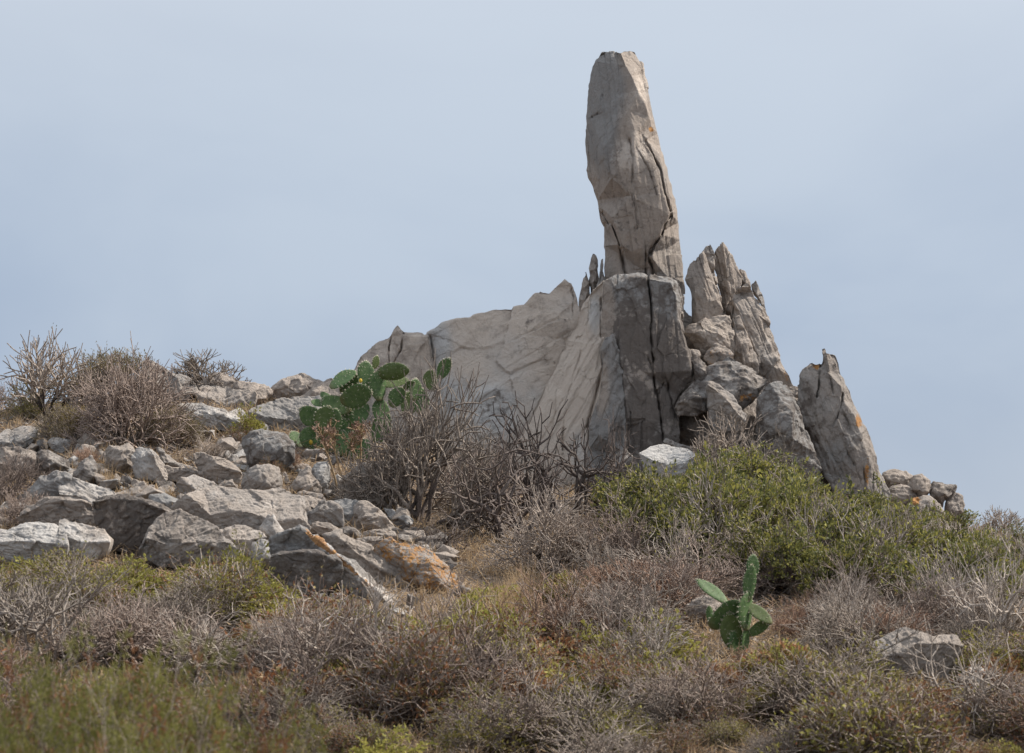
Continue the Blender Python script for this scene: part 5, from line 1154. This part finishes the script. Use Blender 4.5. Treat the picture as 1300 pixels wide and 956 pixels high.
cactus('large prickly pear with many broad green pads in front of the rock wall', OO, (430, 830),
       [(530, 335, 175, 150, 80, 10, -26), (770, 168, 185, 105, 82, 20, -6), (600, 185, 150, 100, 5, 25, -10), (440, 212, 165, 115, 55, -35, 0), (662, 105, 75, 55, 20, 40, 4), (675, 260, 160, 120, -5, 20, -4),
        (485, 245, 130, 100, 40, 20, 6), (785, 238, 150, 80, 80, -40, 8), (245, 460, 160, 125, -60, 5, -20), (322, 478, 145, 110, 20, 20, -24), (385, 490, 130, 95, 10, -20, -16), (400, 385, 170, 110, -70, 30, -6),
        (282, 370, 80, 50, -70, 35, -4), (338, 335, 90, 40, -40, 45, 2), (70, 622, 110, 55, -85, 40, -10), (148, 610, 110, 90, -30, 10, -4), (212, 598, 115, 100, 10, 15, -16), (130, 690, 90, 85, -60, 0, -8), (240, 672, 130, 105, 5, -10, -10),
        (430, 560, 150, 120, 0, 15, -4), (430, 640, 140, 110, 10, 0, -12), (555, 440, 140, 110, 40, 20, -2), (470, 480, 150, 110, -10, -25, 0), (1112, 145, 125, 80, 28, 15, -14), (1025, 222, 115, 85, -5, 10, -8), (925, 285, 120, 90, 10, 25, -4),
        (800, 335, 120, 100, 30, 10, -2), (700, 430, 150, 110, 0, 10, 2), (880, 255, 70, 55, 60, 30, -10), (880, 380, 140, 110, 15, 10, 4), (960, 360, 140, 105, 5, -10, 2), (340, 620, 140, 110, -25, 0, -6), (500, 640, 130, 110, 25, 15, -2),
        (450, 720, 150, 120, 0, 10, -2), (520, 560, 150, 120, 20, 0, 2), (700, 540, 170, 120, 25, 10, 6), (440, 800, 150, 120, 0, 0, 0), (330, 720, 140, 110, -35, 0, 0), (560, 700, 160, 120, 35, 0, 4)],
       33.6, fruits=[(232, 632, 17), (520, 800, 18), (535, 740, 16), (560, 225, 15)])
QS = (740, 680, 4.0625)
cactus('small prickly pear with upright stacked pads among the lower shrubs', QS, (800, 620),
       [(878, 165, 110, 100, 12, 15, 0), (860, 245, 150, 88, 5, 20, -8), (672, 285, 165, 75, -48, 40, -4), (912, 398, 135, 72, -48, 40, -6), (745, 415, 175, 170, 60, 10, 0), (655, 410, 80, 55, -10, 10, 4), (838, 390, 160, 60, 0, 72, -6), (838, 540, 110, 60, 5, 50, -4),
        (905, 480, 110, 60, 60, 40, 2), (770, 500, 170, 140, -10, 15, 2), (800, 580, 160, 130, 0, 10, 2)], hit(935, 832), slim=0.72)

# ------------------------------------------------------------------ litter: straw, fallen twigs and gravel nobody could count
def litter():
    rs = np.random.RandomState(77); n = 60000
    y = 19 + 18 * rs.rand(n); x = rs.uniform(-0.30, 0.30, n) * y
    z = terr(x, y); p = np.stack([x, y, z + 0.01], 1)
    a = rs.uniform(0, 6.283, n); d = np.stack([np.cos(a), np.sin(a), np.abs(rs.normal(0, 0.45, n))], 1)
    e = p + unit(d) * rs.uniform(0.06, 0.28, n)[:, None]
    V, Fc = tubes(p, e, np.full(n, 0.004), np.full(n, 0.002))
    h = n // 2
    for nm, sl, mt, lab in (('fallen_twigs', slice(0, h * 6), M_TWIG, 'fallen grey twigs littering the hillside soil'), ('fallen_straw', slice(h * 6, None), M_STRAW, 'fallen straw littering the hillside soil')):
        f = np.arange(h)[:, None] * 6
        Q = np.concatenate([f + np.array([[j, (j + 1) % 3, 3 + (j + 1) % 3, 3 + j]]) for j in range(3)])
        o = link(nm, mesh_np(nm, V[sl][:h * 6], Q, [mt])); tag(o, lab, kind='stuff')
    n = 60000                                                       # short dead grass, in patches
    y = 19 + 18.2 * rs.rand(n); x = rs.uniform(-0.30, 0.30, n) * y
    m = fbm(np.stack([x * 0.9, y * 0.9, 0 * x], 1), 3) > -0.05; x, y = x[m], y[m]; n = len(x)
    p = np.stack([x, y, terr(x, y) - 0.01], 1); d = unit(rs.normal(0, 0.35, (n, 3)) + np.array([0, 0, 1.0]))
    V, Fc = leaves_np(p, d, 0.16, 0.010, rs)
    o = link('dead_grass', mesh_np('dead_grass', V, Fc, [M_STRAW], False)); tag(o, 'short dead grass growing between rocks and shrubs', kind='stuff')
    n = 14000
    y = 19 + 18 * rs.rand(n); x = rs.uniform(-0.30, 0.30, n) * y; c = np.stack([x, y, terr(x, y)], 1)
    s = 0.012 + 0.04 * rs.rand(n) ** 3
    oct_ = np.array([(1, 0, 0), (0, 1, 0), (-1, 0, 0), (0, -1, 0), (0, 0, 0.8), (0, 0, -0.8)], float)
    V = (c[:, None] + (oct_[None] * rs.uniform(0.6, 1.3, (n, 6, 1)) + rs.normal(0, 0.15, (n, 6, 3))) * s[:, None, None]).reshape(-1, 3)
    t = np.array([(0, 1, 4), (1, 2, 4), (2, 3, 4), (3, 0, 4), (1, 0, 5), (2, 1, 5), (3, 2, 5), (0, 3, 5)])
    T = (np.arange(n)[:, None, None] * 6 + t[None]).reshape(-1, 3)
    o = link('gravel', mesh_np('gravel', V, T, [ROCK], False, np.tile([0, 0.15, 0.2, 0.6], (len(V), 1)))); tag(o, 'loose granite gravel scattered over the hillside soil', kind='stuff')
litter()
print('built in', round(time.time() - T0, 1), 's')
